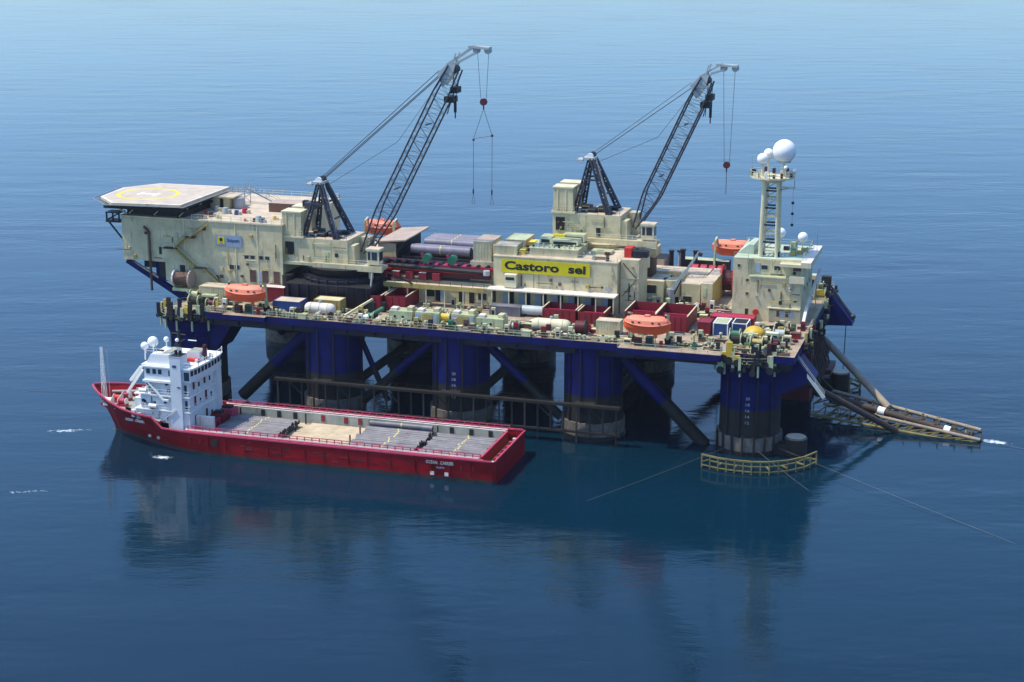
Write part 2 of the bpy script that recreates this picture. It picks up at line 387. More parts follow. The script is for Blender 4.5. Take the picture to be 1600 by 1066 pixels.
mb = MB(); mb.bar((9.2, -2.6, 18.6), (14.5, -3.5, 12.2), .55, 'pale_steel'); mb.rail([(9.2, -2.3, 18.9), (14.5, -3.2, 12.5)], h=.9, m='pale_steel'); mb.build('gangway', rig)
mb = MB(); mb.bar((7.2, 17.4, 20.6), (7.5, 20.6, 24.0), .6, 'cap_white'); mb.bar((7.5, 20.6, 24.0), (8.2, 33.5, 28.8), .5, 'cap_white')
for q in (24, 30): mb.bar((8.0, q, 20.5), (8.0, q, 25.2 + (q-24)*.36), .15, 'steel')
mb.build('escape_chute', rig)

# mooring tank and guard frame at the near right column
for (bx, by) in ((9.4, -2.1), (12.0, 46.2)):
    mb = MB(); mb.cyl((bx,by,-1), (bx,by,3.4), 2.15, n=24, m='grime', caps=False); mb.cyl((bx,by,3.4), (bx,by,3.7), 2.15, 1.9, n=24, m='collar', capm='roof')
    mb.box(bx-5, bx-1, by-1.2, by+1.2, -1, 2.2, 'grime'); mb.build('mooring_tank', rig)
def guard(pts):
    mb = MB()
    for z, q in ((2.5, .3), (0.5, .2)):
        for a, b in zip(pts, pts[1:]): mb.bar((a[0], a[1], z), (b[0], b[1], z), q, 'frame_yellow' if z > 1 else 'frame_yellow')
    for a, b in zip(pts, pts[1:]):
        for k in (0, .5):
            p = (a[0]+(b[0]-a[0])*k, a[1]+(b[1]-a[1])*k); mb.bar((p[0], p[1], -.6), (p[0], p[1], 2.5), .22, 'frame_yellow')
    for p in pts[:1] + pts[-1:]: mb.bar((p[0], p[1], -.6), (p[0], p[1], 2.6), .28, 'frame_yellow')
    q = [(p[0]*.86 + 0.14*pts[len(pts)//2][0]*0, p[1]*.86) for p in pts]
    for a, b in zip(q, q[1:]): mb.bar((a[0], a[1], .75), (b[0], b[1], .75), .18, 'frame_yellow')
    for a, b in zip(pts, q): mb.bar((a[0], a[1], 1.0), (b[0], b[1], .8), .24, 'frame_yellow')
    return mb
guard([(-6.5, -14.6), (-3.2, -15.9), (0, -16.3), (3.2, -16.3), (6.4, -15.5), (9.5, -13.6), (12.2, -10.6), (14.0, -6.8)]).build('fairlead_guard', rig)
mb = MB()
for a, b in zip([(14.5,43),(16.5,46),(16,50)], [(16.5,46),(16,50),(13,53)]):
    for z in (2.6, .5): mb.bar((*a, z), (*b, z), .35, 'frame_yellow')
    mb.bar((*a, -.5), (*a, 2.8), .35, 'frame_yellow')
mb.build('fairlead_guard', rig)

# ---- living quarters
def wins(parent, xs, z, y, w_=.9, h=.8, m='window', name='window', side='front'):
    for x in xs:
        mb = MB()
        if side == 'front':
            mb.box(x-.09, x+w_+.09, y-.07, y-.004, z-.09, z+h+.09, 'rail_beige'); mb.box(x, x+w_, y-.11, y-.02, z, z+h, m)
        else:   # on a +x face: x is y position, y is face x
            mb.box(y+.004, y+.07, x-.09, x+w_+.09, z-.09, z+h+.09, 'rail_beige'); mb.box(y+.02, y+.11, x, x+w_, z, z+h, m)
        mb.build(name, parent)
LY = 8.0
mb = MB()
mb.yprism([(-139.4, 26.9), (-129.3, 26.9), (-129.3, 23.0), (-124.0, 20.5), (-101.6, 20.5), (-101.6, 36.4), (-139.4, 36.4)], LY, 40, 'beige')
for x in (-133.6, -124.5, -112.5, -107.4): mb.box(x, x + .22, LY - .12, LY - .003, 27.0 if x < -129 else 21, 36.3, 'beige_clean')
mb.box(-139.6, -101.4, LY - .25, 40.2, 36.403, 36.7, 'beige_clean', 'roof')
lq = mb.build('living_quarters', rig)
mb = MB(); mb.rail([(-122.5, LY - .1, 36.7), (-101.6, LY - .1, 36.7), (-101.6, 39.8, 36.7), (-139, 39.8, 36.7)], m='beige_clean'); mb.build('roof_railing', lq)
wins(lq, (-110.4, -109.0, -107.0, -105.6), 28.9, LY, .9, .75)
wins(lq, (-130.6,), 28.6, LY, .6, 1.6, 'dark'); wins(lq, (-114.0, -112.7), 26.4, LY, 1.0, .9); wins(lq, (-117.3,), 24.0, LY, .8, .8)
for x in (-125.8, -109.3, -106.4, -103.8): wins(lq, (x,), 23.9, LY, 1.4, 2.6, 'dark' if x < -125 else 'brown', 'door')
for x in (-107.5, -118.6): wins(lq, (x,), 24.0, LY, .9, 2.2, 'door_blue', 'door')
# stairway down the face
mb = MB()
def flight(a, b, mat='rail_beige'):
    a = Vector(a); b = Vector(b)
    for dy in (0, -1.1):
        mb.bar(a + Vector((0, dy, 0)), b + Vector((0, dy, 0)), .25, 'ochre'); mb.bar(a + Vector((0, dy, 1)), b + Vector((0, dy, 1)), .09, mat)
    for k in range(9): p = a.lerp(b, (k + .5) / 9); mb.box(p.x-.2, p.x+.2, p.y-1.1, p.y, p.z-.03, p.z+.03, 'ochre')
flight((-118.6, LY-.3, 35.8), (-122.6, LY-.3, 33.0)); mb.box(-124, -121.5, LY-1.5, LY-.1, 32.8, 33.0, 'brown')
flight((-123.6, LY-.3, 33.0), (-126.4, LY-.3, 30.5)); mb.box(-129, -126, LY-1.5, LY-.1, 30.2, 30.4, 'dark'); mb.rail([(-129, LY-1.45, 30.4), (-126, LY-1.45, 30.4)])
flight((-126.2, LY-.3, 30.2), (-121.8, LY-.3, 26.4)); mb.box(-122, -119, LY-1.5, LY-.1, 26.2, 26.4, 'brown')
flight((-119.4, LY-.3, 26.3), (-116.2, LY-.3, 23.4)); mb.build('stairway', lq)
mb = MB(); mb.cyl((-132.6, LY-.5, 20.5), (-132.6, LY-.5, 33.4), .28, n=8, m='brown'); mb.cyl((-132.6, LY-.5, 33.4), (-133.8, LY-.5, 34.6), .28, n=8, m='brown'); mb.build('exhaust_pipe', lq)
# grey sign
mb = MB(); mb.box(-117.0, -110.9, LY-.22, LY-.1, 31.25, 33.75, 'sign_grey'); mb.box(-116.5, -114.8, LY-.30, LY-.222, 31.75, 33.35, 'sign_yellow')
mb.text('Saipem', (-114.3, LY-.23, 32.1), (1,0,0), (0,0,1), .95, 2.9, .06, 'sign_ink', .02)
mb.cyl((-115.65, LY-.305, 32.75), (-115.65, LY-.33, 32.75), .38, n=12, m='black'); mb.box(-115.95, -115.35, LY-.34, LY-.303, 32.0, 32.35, 'ochre')
sg = mb.build('sign_board', lq)
for k in range(34):
    m9 = MB(); x = random.uniform(-123, -102.5) if k > 8 else random.uniform(-138, -125); z = random.uniform(23.5, 35.6) if x > -124 else random.uniform(27.5, 35.5)
    if -118 < x < -110 and 30.5 < z < 34.2: continue
    q = random.uniform(.12, .4); tp = k % 3
    if tp == 0: m9.box(x-q, x+q, LY-.45, LY-.004, z-q, z+q, random.choice(['ochre','brown','rail_beige','dark']))
    elif tp == 1: m9.cyl((x, LY-.2, z-random.uniform(1,3)), (x, LY-.2, z), .09, n=6, m=random.choice(['brown','beige_clean','ochre']))
    else: m9.cyl((x-random.uniform(1,3), LY-.2, z), (x, LY-.2, z), .08, n=6, m=random.choice(['brown','ochre','beige_clean']))
    m9.build('wall_fitting', lq)
mb = MB(); mb.box(-138.6, -124.8, 9.5, 30, 36.703, 38.1, 'dark'); mb.build('helideck_shade', lq)  # dark block added on the roof as the shadow under the helideck
mb = MB(); mb.box(-131.4, -129.35, LY+.5, 39, 23.2, 26.88, 'dark'); mb.box(-135.5,-131.5,LY+2,39,25.0,26.88,'dark'); mb.build('recess_shade', lq); tag(sg, 'grey sign with yellow emblem and dark blue lettering on the living quarters')  # dark blocks stand in for the shaded recess under the overhang
# raking frame below the overhang
for y in (LY + .8, 39):
    mb = MB(); mb.bar((-138.8, y, 26.6), (-120.5, y, 16.2), 1.1, 'blue'); mb.bar((-131.5, y, 26.8), (-131.5, y, 22.4), .7, 'blue'); mb.bar((-131.5, y, 23), (-121, y, 23), .8, 'blue')
    mb.bar((-126.5, y, 20.2), (-121, y, 22.6), .7, 'blue'); mb.bar((-127, y, 22.8), (-126, y, 19.6), .9, 'blue')
    mb.yprism([(-123.6, 18.4), (-121, 15.5), (-117, 15.0), (-117, 22.6), (-123.6, 22.6)], y-.35, y+.35, 'blue')
    mb.bar((-138.9, y, 26.7), (-131.5, y, 23.0), .9, 'beige'); mb.build('support_frame', rig)
mb = MB(); mb.box(-143.0, -139.6, 7.6, 10.4, 35.0, 35.4, 'dark'); mb.box(-143.0, -139.6, 7.6, 10.4, 37.0, 37.25, 'dark')
for x in (-142.8, -141.3, -139.8): mb.bar((x, 7.8, 35.4), (x, 7.8, 37), .3, 'dark')
mb.bar((-142.9, 7.8, 35.4), (-139.9, 7.8, 37), .3, 'dark'); mb.bar((-142.4, 8, 35), (-139.5, 8, 31.6), .3, 'dark'); mb.build('side_balcony', rig)

# ---- helideck
H = 40.5
HP = [(-144.1, 8.0), (-138.2, 2.0), (-122.8, 3.6), (-122.6, 27.2), (-139.5, 26.6), (-144.9, 19.4)]
HPi = [(-133 + (x+133)*.985, 15 + (y-15)*.985) for x, y in HP]
mb = MB(); mb.prism(HP, 39.95, H, 'beige', 'heli_green')
heli = mb.build('helideck', rig)
mb = MB()
# white edge line, ring and landing letter, each a thin painted sheet
def band(m_, P1, P2, z, mat):
    n = len(P1)
    for i in range(n):
        j = (i+1) % n; m_.add([(*P1[i], z), (*P1[j], z), (*P2[j], z), (*P2[i], z)], [(0,1,2,3)], mat)
band(mb, HP, [(-133+(x+133)*.955, 15+(y-15)*.955) for x, y in HP], H + .006, 'cap_white')
hc = (-135.6, 13.6); ring = lambda r_: [(hc[0]+r_*math.cos(t*math.pi/24), hc[1]+r_*math.sin(t*math.pi/24)) for t in range(48)]
mb.build('marking', heli); mb = MB(); band(mb, ring(6.9), ring(6.0), H + .006, 'yellow'); mb.build('marking', heli); mb = MB()
mb.add([(-137.9,12.3,H+.008),(-137.2,12.3,H+.008),(-137.2,15.3,H+.008),(-137.9,15.3,H+.008)], [(0,1,2,3)], 'white')
mb.add([(-134.0,12.3,H+.008),(-133.3,12.3,H+.008),(-133.3,15.3,H+.008),(-134.0,15.3,H+.008)], [(0,1,2,3)], 'white')
mb.add([(-137.2,13.45,H+.008),(-134.0,13.45,H+.008),(-134.0,14.15,H+.008),(-137.2,14.15,H+.008)], [(0,1,2,3)], 'white')
mb.build('marking', heli)
mb = MB()
HO = [(-133 + (x+133)*1.13, 15 + (y-15)*1.11) for x, y in HP]
for i in range(len(HP)):
    a, b, c, d = HP[i], HP[(i+1)%len(HP)], HO[(i+1)%len(HP)], HO[i]
    mb.bar((*d, 40.25), (*c, 40.25), .14, 'steel'); mb.bar((*[(p+q)/2 for p, q in zip(a, d)], 40.1), (*[(p+q)/2 for p, q in zip(b, c)], 40.1), .08, 'steel')
    for k in range(8): t = k/8; mb.bar((a[0]+(b[0]-a[0])*t, a[1]+(b[1]-a[1])*t, 39.9), (d[0]+(c[0]-d[0])*t, d[1]+(c[1]-d[1])*t, 40.25), .09, 'steel')
mb.build('safety_net', heli)
mb = MB()
for x in range(-142, -122, 3): mb.box(x, x + .35, 6.0, 24.5, 38.9, 39.947, 'dark')
for y in (7, 13, 19, 24): mb.box(-143, -123, y, y + .35, 38.2, 38.897, 'dark')
for x in (-138, -132, -126):
    for y in (8.6, 15, 24): mb.cyl((x, y, 36.7), (x, y, 38.9), .22, n=8, m='dark'); mb.bar((x, y, 36.8), (x + 2.5, y - .2, 38.9), .16, 'beige_clean')
mb.bar((-138.5, 9, 36.8), (-143, 9, 39.6), .3, 'beige_clean'); mb.build('support_truss', heli)
mb = MB()     # stairs and mesh tower beyond the helideck
mb.lattice([(-122,27,36.7),(-119,27,36.7),(-119,30,36.7),(-122,30,36.7)], [(-122,27,40.4),(-119,27,40.4),(-119,30,40.4),(-122,30,40.4)], 2, .09, .06, 'steel')
mb.bar((-119, 28, 40.2), (-112, 29, 36.8), .3, 'steel'); mb.rail([(-119, 27.6, 40.2), (-112, 28.6, 36.9)], m='steel'); mb.rail([(-119, 29.3, 40.2), (-112, 30, 36.9)], m='steel')
mb.build('access_stair', heli)

# things fixed on the living quarters' roof
mb = MB(); mb.box(-124.5, -120, 21, 25.5, 36.703, 39.2, 'beige'); mb.box(-126, -118.6, 20.5, 26.2, 39.2, 39.5, 'beige_clean', 'roof'); mb.box(-122.1, -121.3, 20.93, 20.997, 36.8, 38.9, 'dark')
mb.cyl((-118.5, 23, 36.75), (-118.5, 23, 39.0), 1.3, n=16, m='steel'); mb.build('roof_hut', lq)
mb = MB(); mb.box(-110.2, -101.8, 20.5, 25.5, 36.703, 38.7, 'brown', 'roof_pink'); mb.build('roof_hut', lq)
for (x, y, m_, s_) in ((-122,14,'signal_red',.5),(-119.8,12,'maroon',.6),(-118.5,16,'pale_steel',.8),(-115.5,15.5,'blue_box',.6),(-114.5,17.5,'magenta_red',.7),(-110.5,9.2,'signal_red',.35),(-107.6,9.6,'pale_steel',.8),(-106.6,9.2,'blue_box',.55),(-108.4,9.4,'maroon',.5),(-120.8,9.5,'dark',.6),(-117.5,10.3,'green_beige',.5),(-105.2,12.5,'gear_yellow',.5),(-121.6,18,'steel',.7)):
    mb = MB(); mb.cyl((x,y,36.703),(x,y,36.703+s_*1.6),s_,s_*.75,n=10,m=m_); mb.box(x+s_*.6,x+s_*1.7,y-s_*.5,y+s_*.5,36.703,36.703+s_*1.1,random.choice(['dark','pale_steel','beige_clean'])); mb.build('roof_vent', lq, smooth=True)

# ---- equipment house with the name board
mb = MB(); mb.box(-57.0, -30.5, 15, 33, 24.9, 31.4, 'beige', 'roof')
mb.box(-56.9, -30.6, 16.2, 33, D + .003, 24.897, 'beige')
for x in (-48.3, -39.5): mb.box(x, x + .08, 14.96, 14.998, 25, 31.3, 'brown')
mb.box(-57.1, -30.4, 14.9, 33.1, 31.403, 31.55, 'beige_clean', 'roof')
eh = mb.build('equipment_house', rig)
mb = MB(); mb.box(-55.2, -36.2, 14.72, 14.88, 28.15, 30.95, 'sign_yellow')
mb.text('Castoro  sei', (-54.5, 14.715, 28.75), (1,0,0), (0,0,1), 1.85, 17.4, .05, 'black', .035)
tag(mb.build('name_board', eh), 'long yellow name board with black lettering')
mb = MB(); mb.box(-57.6, -30.2, 11.6, 14.997, 24.85, 25.1, 'beige_clean', 'cap_white')
for k in range(8): x = -56.5 + k * 3.7; mb.box(x, x + .22, 11.7, 11.95, D, 24.85, 'beige_clean')
mb.build('canopy', eh)
for k in range(7): wins(eh, (-55.3 + k*3.55,), D + .3, 16.2, 1.1, 3.0, 'door_blue', 'door'); wins(eh, (-54.0 + k*3.55,), D + .3, 16.2, 1.1, 3.2, 'black', 'door')
mb = MB(); mb.box(-54.2, -51.6, 13.2, 14.9, 25.3, 28.0, 'beige_clean', 'cap_white'); mb.box(-53.8, -52.0, 13.1, 13.19, 26.9, 27.5, 'dark'); mb.build('wall_cabinet', eh)
mb = MB(); mb.box(-37, -36.3, 14.3, 14.9, 26, 26.7, 'ochre'); mb.cyl((-50.9,14.8,25.4),(-50.9,14.8,27.8),.15,n=6,m='brown'); mb.box(-33,-31.8,14.8,14.96,25.6,26.4,'steel'); mb.build('wall_fitting', eh)
mb = MB(); mb.box(-49.8, -39.6, 17.2, 27, 31.553, 33.1, 'beige', 'roof'); mb.box(-50, -39.4, 17.0, 27.2, 33.1, 33.25, 'beige_clean', 'green_beige'); mb.build('upper_block', eh)
for (x0,x1,y0,y1,h,mm) in ((-48.8,-46.2,21,25,1.3,'green_beige'),(-45.9,-40.2,20,23,1.15,'green_beige'),(-44.6,-39.9,24,26.5,1.6,'green_beige')):
    mb = MB(); mb.box(x0,x1,y0,y1,33.45,33.4+h,'beige_clean','cap_white' if mm=='white' else 'green_beige')
    for x in (x0+.1, x1-.35): mb.box(x,x+.25,y0+.1,y1-.1,33.25,33.447,'dark')
    mb.box(x0+.4,x1-.4,y0-.05,y0-.003,33.6,33.25+h*.8,'dark'); mb.build('roof_unit', eh)
mb = MB(); mb.box(-46.5,-43.9,23.2,23.9,34.3,35.0,'yellow'); mb.build('roof_unit', eh)
for k in range(9): mb = MB(); x=-49.2+k*1.1; mb.cyl((x,17.9,33.25),(x,17.9,33.7+.2*(k%3)),.22,n=8,m=random.choice(['dark','pale_steel','beige_clean'])); mb.build('roof_vent', eh, smooth=True)
mb = MB(); mb.box(-36.5,-33.2,17,19,31.553,31.75,'dark','brown'); mb.build('hatch', eh); mb = MB(); mb.box(-38,-33.6,22,25,31.553,32.2,'green_beige'); mb.build('hatch', eh)
# stair tower
mb = MB(); mb.box(-30.35, -26.5, 17, 25, D + .003, 31.9, 'beige', 'roof')
for z in (24.2, 28.0): mb.box(-30.3, -26.4, 16.9, 16.997, z, z + .15, 'rail_beige')
for a, b in (((-29.8, 24.3), (-27, 27.9)), ((-27, 28.2), (-29.8, 31.2))): mb.bar((a[0], 16.93, a[1]), (b[0], 16.93, b[1]), .13, 'brown')
st = mb.build('stair_tower', rig)
mb = MB(); mb.box(-30.1,-28.6,19,22,31.9,33.9,'signal_red'); mb.build('roof_unit', st)
mb = MB(); mb.box(-28.3,-25.2,19,21,32.1,33.3,'navy'); mb.build('roof_unit', st)

def fittings(parent, n, x0, x1, z0, z1, y, avoid=None):
    for k in range(n):
        m9 = MB(); x = random.uniform(x0, x1); z = random.uniform(z0, z1); q = random.uniform(.1, .3)
        if avoid and avoid[0]-1 < x < avoid[1]+1 and avoid[2]-1 < z < avoid[3]+1: continue
        if k % 3 == 0: m9.box(x-q, x+q, y-.35, y-.004, z-q*1.2, z+q*1.2, random.choice(['ochre','brown','rail_beige','dark','steel']))
        elif k % 3 == 1: m9.cyl((x, y-.14, max(z0, z-random.uniform(1, 4))), (x, y-.14, z), .08, n=6, m=random.choice(['brown','rail_beige','ochre','grime']))
        else: m9.cyl((x, y-.16, z), (min(x1, x+random.uniform(1, 4)), y-.16, z), .07, n=6, m=random.choice(['brown','ochre','rail_beige']))
        m9.build('wall_fitting', parent)
fittings(eh, 34, -56.5, -31, 25.4, 31.0, 15, (-55.2, -36.2, 28.1, 31)); fittings(st, 8, -30, -26.8, 22, 31, 17)
mb = MB(); mb.rail([(-52, 15.1, 31.55), (-30.6, 15.1, 31.55), (-30.6, 32.8, 31.55)], m='beige_clean', r=.035); mb.build('roof_railing', eh)
for k in range(26):
    x = random.uniform(-52, -31.5); y = random.uniform(16, 32)
    if -50.6 < x < -38.8 and 16.5 < y < 28: continue
    m9 = MB(); q = random.uniform(.25, .8); c1 = random.choice(['green_beige','beige_clean','dark','maroon','ochre','cap_white','steel','brown']); h = random.uniform(.3, 1.3)
    if k % 2: m9.box(x-q, x+q, y-q*.6, y+q*.6, 31.556, 31.6+h, c1)
    else: m9.cyl((x, y, 31.556), (x, y, 31.6+h), q*.5, n=10, m=c1)
    m9.build('roof_vent', eh)
# raised walkway left of the house, with posts
mb = MB(); mb.box(-80, -57.8, 11, 13.4, 24.6, 25.0, 'beige', 'roof'); mb.box(-80, -57.8, 10.8, 10.997, 24.3, 25.25, 'ochre')
for k in range(6): x = -79 + k*4.1; mb.box(x, x + .25, 11.2, 11.45, D, 24.6, 'beige_clean')
mb.rail([(-80, 11.1, 25), (-57.8, 11.1, 25)], m='brown'); mb.build('raised_walkway', rig)
mb = MB(); mb.box(-80, -57.6, 15.4, 30, D + .004, 25.2, 'beige', 'deck_paint'); wb = mb.build('workshop', rig)
for x in (-77, -70, -69.2, -64.8, -62.5): wins(wb, (x,), D + .3, 15.4, 1.1, 3.0, 'door_blue' if int(x) % 2 else 'black', 'door')
for x in (-72, -60.5): wins(wb, (x,), D + 1.2, 15.4, 1.8, 1.4, 'dark')

# ---- control house, right
mb = MB()
mb.prism([(-7.6, 19.8), (-4.0, 19.8), (-4.0, 19.2), (6.4, 19.2), (6.4, 35.5), (-7.6, 35.5)], D + .003, 29.6, 'beige')
mb.prism([(-7.6, 19.8), (-4.6, 19.8), (-3.6, 20.6), (6.4, 20.6), (6.4, 35.5), (-7.6, 35.5)], 29.6, 33.2, 'beige', 'mint')
mb.box(-4.2, 6.6, 19.0, 20.59, 29.603, 29.85, 'beige_clean', 'green_beige')
mb.box(-7.62, 6.42, 19.77, 20.0, 33.2, 33.203, 'beige')
ch = mb.build('control_house', rig)
mb = MB(); mb.yprism([(-7.6, 33.2), (-4.2, 33.2), (-4.2, 35.1), (-5.2, 35.2)], 24, 31, 'mint'); mb.build('skylight', ch); mb = MB(); mb.box(2.0, 6.197, 18.2, 21.4, 32.2, 32.8, 'beige_clean'); mb.build('overhang', ch)
mb = MB(); mb.box(6.2, 8.2, 18.2, 36, 32.2, 33.3, 'beige_clean', 'cap_white'); mb.build('wing_platform', ch); mb = MB()
mb.box(4.0, 7.0, 18.3, 20.5, 28.9, 30.3, 'beige_clean'); mb.build('balcony', ch); mb = MB(); mb.rail([(-7.5, 20, 33.2), (-4.6, 20, 33.2)], m='green_beige'); mb.build('railing', ch); mb = MB(); mb.rail([(6.3, 20.7, 33.3), (6.3, 35, 33.3), (-7.5, 35, 33.3)], m='green_beige')
mb.build('railing', ch)
wins(ch, (-2.0, .6), 31.0, 20.6, 1.2, .8); wins(ch, (4.4,), 31.0, 20.6, 1.6, .8, 'brown'); wins(ch, (-3.2,), 30.2, 20.6, .9, 2.0, 'door_blue', 'door')
for (x, z) in ((-6.7, 31.4), (-4.9, 28.5), (-4.9, 25.7)): wins(ch, (x,), z, 19.8, .5, .5)
for (x, z) in ((5.0, 24.9),): wins(ch, (x,), z, 19.2, .5, .5)
wins(ch, (1.6, 3.4), 21.7, 19.2, .6, 1.2, 'brown'); wins(ch, (2.4, 4.2), 21.6, 19.2, .8, 1.4, 'door_blue', 'door'); wins(ch, (-4.9,), 21.2, 19.8, .6, 1.6, 'dark', 'door')
mb = MB(); mb.box(-.2, 6.3, 18.6, 19.197, 23.4, 23.6, 'beige_clean'); mb.box(-.1,.1,18.6,19.1,21,23.4,'beige_clean'); mb.build('canopy', ch)
mb = MB(); mb.cyl((-2.6, 19.2, 22.4), (-2.6, 18.7, 22.4), .6, n=14, m='signal_red'); mb.build('fire_hose_reel', ch)
wins(ch, (22, 24.5, 27, 29.5, 32), 30.9, 6.4, 1.3, .9, 'window', 'window', 'side'); wins(ch, (23, 27, 31), 26.5, 6.4, .9, .8, 'window', 'window', 'side')
for (x, y, m_, h) in ((3.6,25,'ochre',1.0),(4.6,27,'gear_yellow',.7),(5.2,29.5,'ochre',.8),(3.0,30,'green',.5),(-6.2,27,'white',.9),(1.5,30,'dark',.8),(-2.8,24,'dark',1.2),(.6,23,'navy',.9),(2.6,33,'green_beige',1.2)):
    mb = MB(); mb.box(x-.5,x+.5,y-.4,y+.4,33.2,33.2+h,m_); mb.cyl((x+.7,y,33.2),(x+.7,y,33.2+h*1.3),.15,n=6,m='steel'); mb.build('roof_vent', ch)

fittings(ch, 22, -3.8, 6.2, 22.5, 29.2, 19.2); fittings(ch, 6, -3, 6, 30.0, 32.2, 20.6)
# ---- mast
mb = MB()
for x, y in ((-2.6, 22.3), (.6, 22.3), (-2.6, 25.5), (.6, 25.5)):
    mb.cyl((x, y, 33.2), (x + (.35 if x < -1 else -.15), y, 49.2), .48 if x < -1 else .34, n=10, m='beige_clean')
for k in range(9):
    z = 34.5 + k*1.75
    for y in (22.3, 25.5): mb.bar((-2.6, y, z), (.5, y, z), .3, 'dark' if k % 2 else 'beige')
    mb.bar((-2.6, 22.3, z), (-2.6, 25.5, z), .2, 'beige'); mb.bar((.5, 22.3, z), (.5, 25.5, z), .2, 'beige')
    if k < 8: mb.bar((-2.5, 24, z), (.4, 24, z + 1.75), .14, 'steel')
mast = mb.build('mast', rig)
mb = MB(); pts = [(-1 + 4.5*math.cos(i*math.pi/6), 24 + 4.0*math.sin(i*math.pi/6)) for i in range(12)]
mb.prism(pts, 49.2, 49.5, 'beige_clean'); mb.prism([(-1+(x+1)*.6, 24+(y-24)*.6) for x, y in pts], 48.6, 49.197, 'beige_clean'); mb.rail([(*p, 49.5) for p in pts], closed=True, gap=1.2, m='beige_clean')
for k in range(16):
    a = k*.41; mb.box(-1+3.9*math.cos(a)-.25, -1+3.9*math.cos(a)+.25, 24+3.4*math.sin(a)-.2, 24+3.4*math.sin(a)+.2, 49.5, 50.2+.3*(k%3), random.choice(['beige_clean','pale_steel','dark','white','maroon']))
mb.build('mast_platform', mast)
for (x, y, z, r_) in ((1.2, 24, 54.6, 2.35), (-2.9, 23, 53.0, 1.15), (-2.3, 26.5, 53.6, 1.0), (3.6, 23, 50.9, .45), (1.9, 22, 51.6, .4)):
    mb = MB(); mb.cyl((x, y, 49.5), (x, y, z - r_*.8), .28 if r_ > 1 else .12, n=8, m='beige_clean'); mb.cyl((x,y,z-r_*.95),(x,y,z-r_*.7),r_*.6,n=14,m='pale_steel'); mb.sphere((x, y, z), r_, 'white', 24, 14); mb.build('radome', mast, smooth=True)
for (x, y, z, r_) in ((0.1, 31.5, 36.5, 1.0), (4.6, 32, 35.7, 1.05)):
    mb = MB(); mb.cyl((x, y, 33.2), (x, y, z - r_*.8), .12, n=8, m='beige_clean'); mb.sphere((x, y, z), r_, 'white', 20, 12); mb.build('radome', ch, smooth=True)
mb = MB(); mb.bar((.5, 24, 47.3), (3.7, 24, 47.3), .3, 'beige_clean'); mb.bar((.5, 24, 46.6), (2.4, 24, 47.2), .2, 'steel'); mb.cyl((3.5,24,47.3),(3.5,24,48.8),.1,n=6,m='pale_steel'); mb.cyl((3.3,24,47.2),(3.3,24,39.5),.03,n=4,m='wire')
for z in (44.2, 42.0, 39.7): mb.sphere((3.3, 24, z), .32, 'black', 10, 6)
mb.build('signal_yard', mast)
mb = MB(); mb.cyl((-5.2,24,49.5),(-5.2,24,53.4),.05,n=5,m='steel'); mb.cyl((7.8,30,33),(7.8,30,38),.05,n=5,m='steel'); mb.build('whip_aerial', mast)


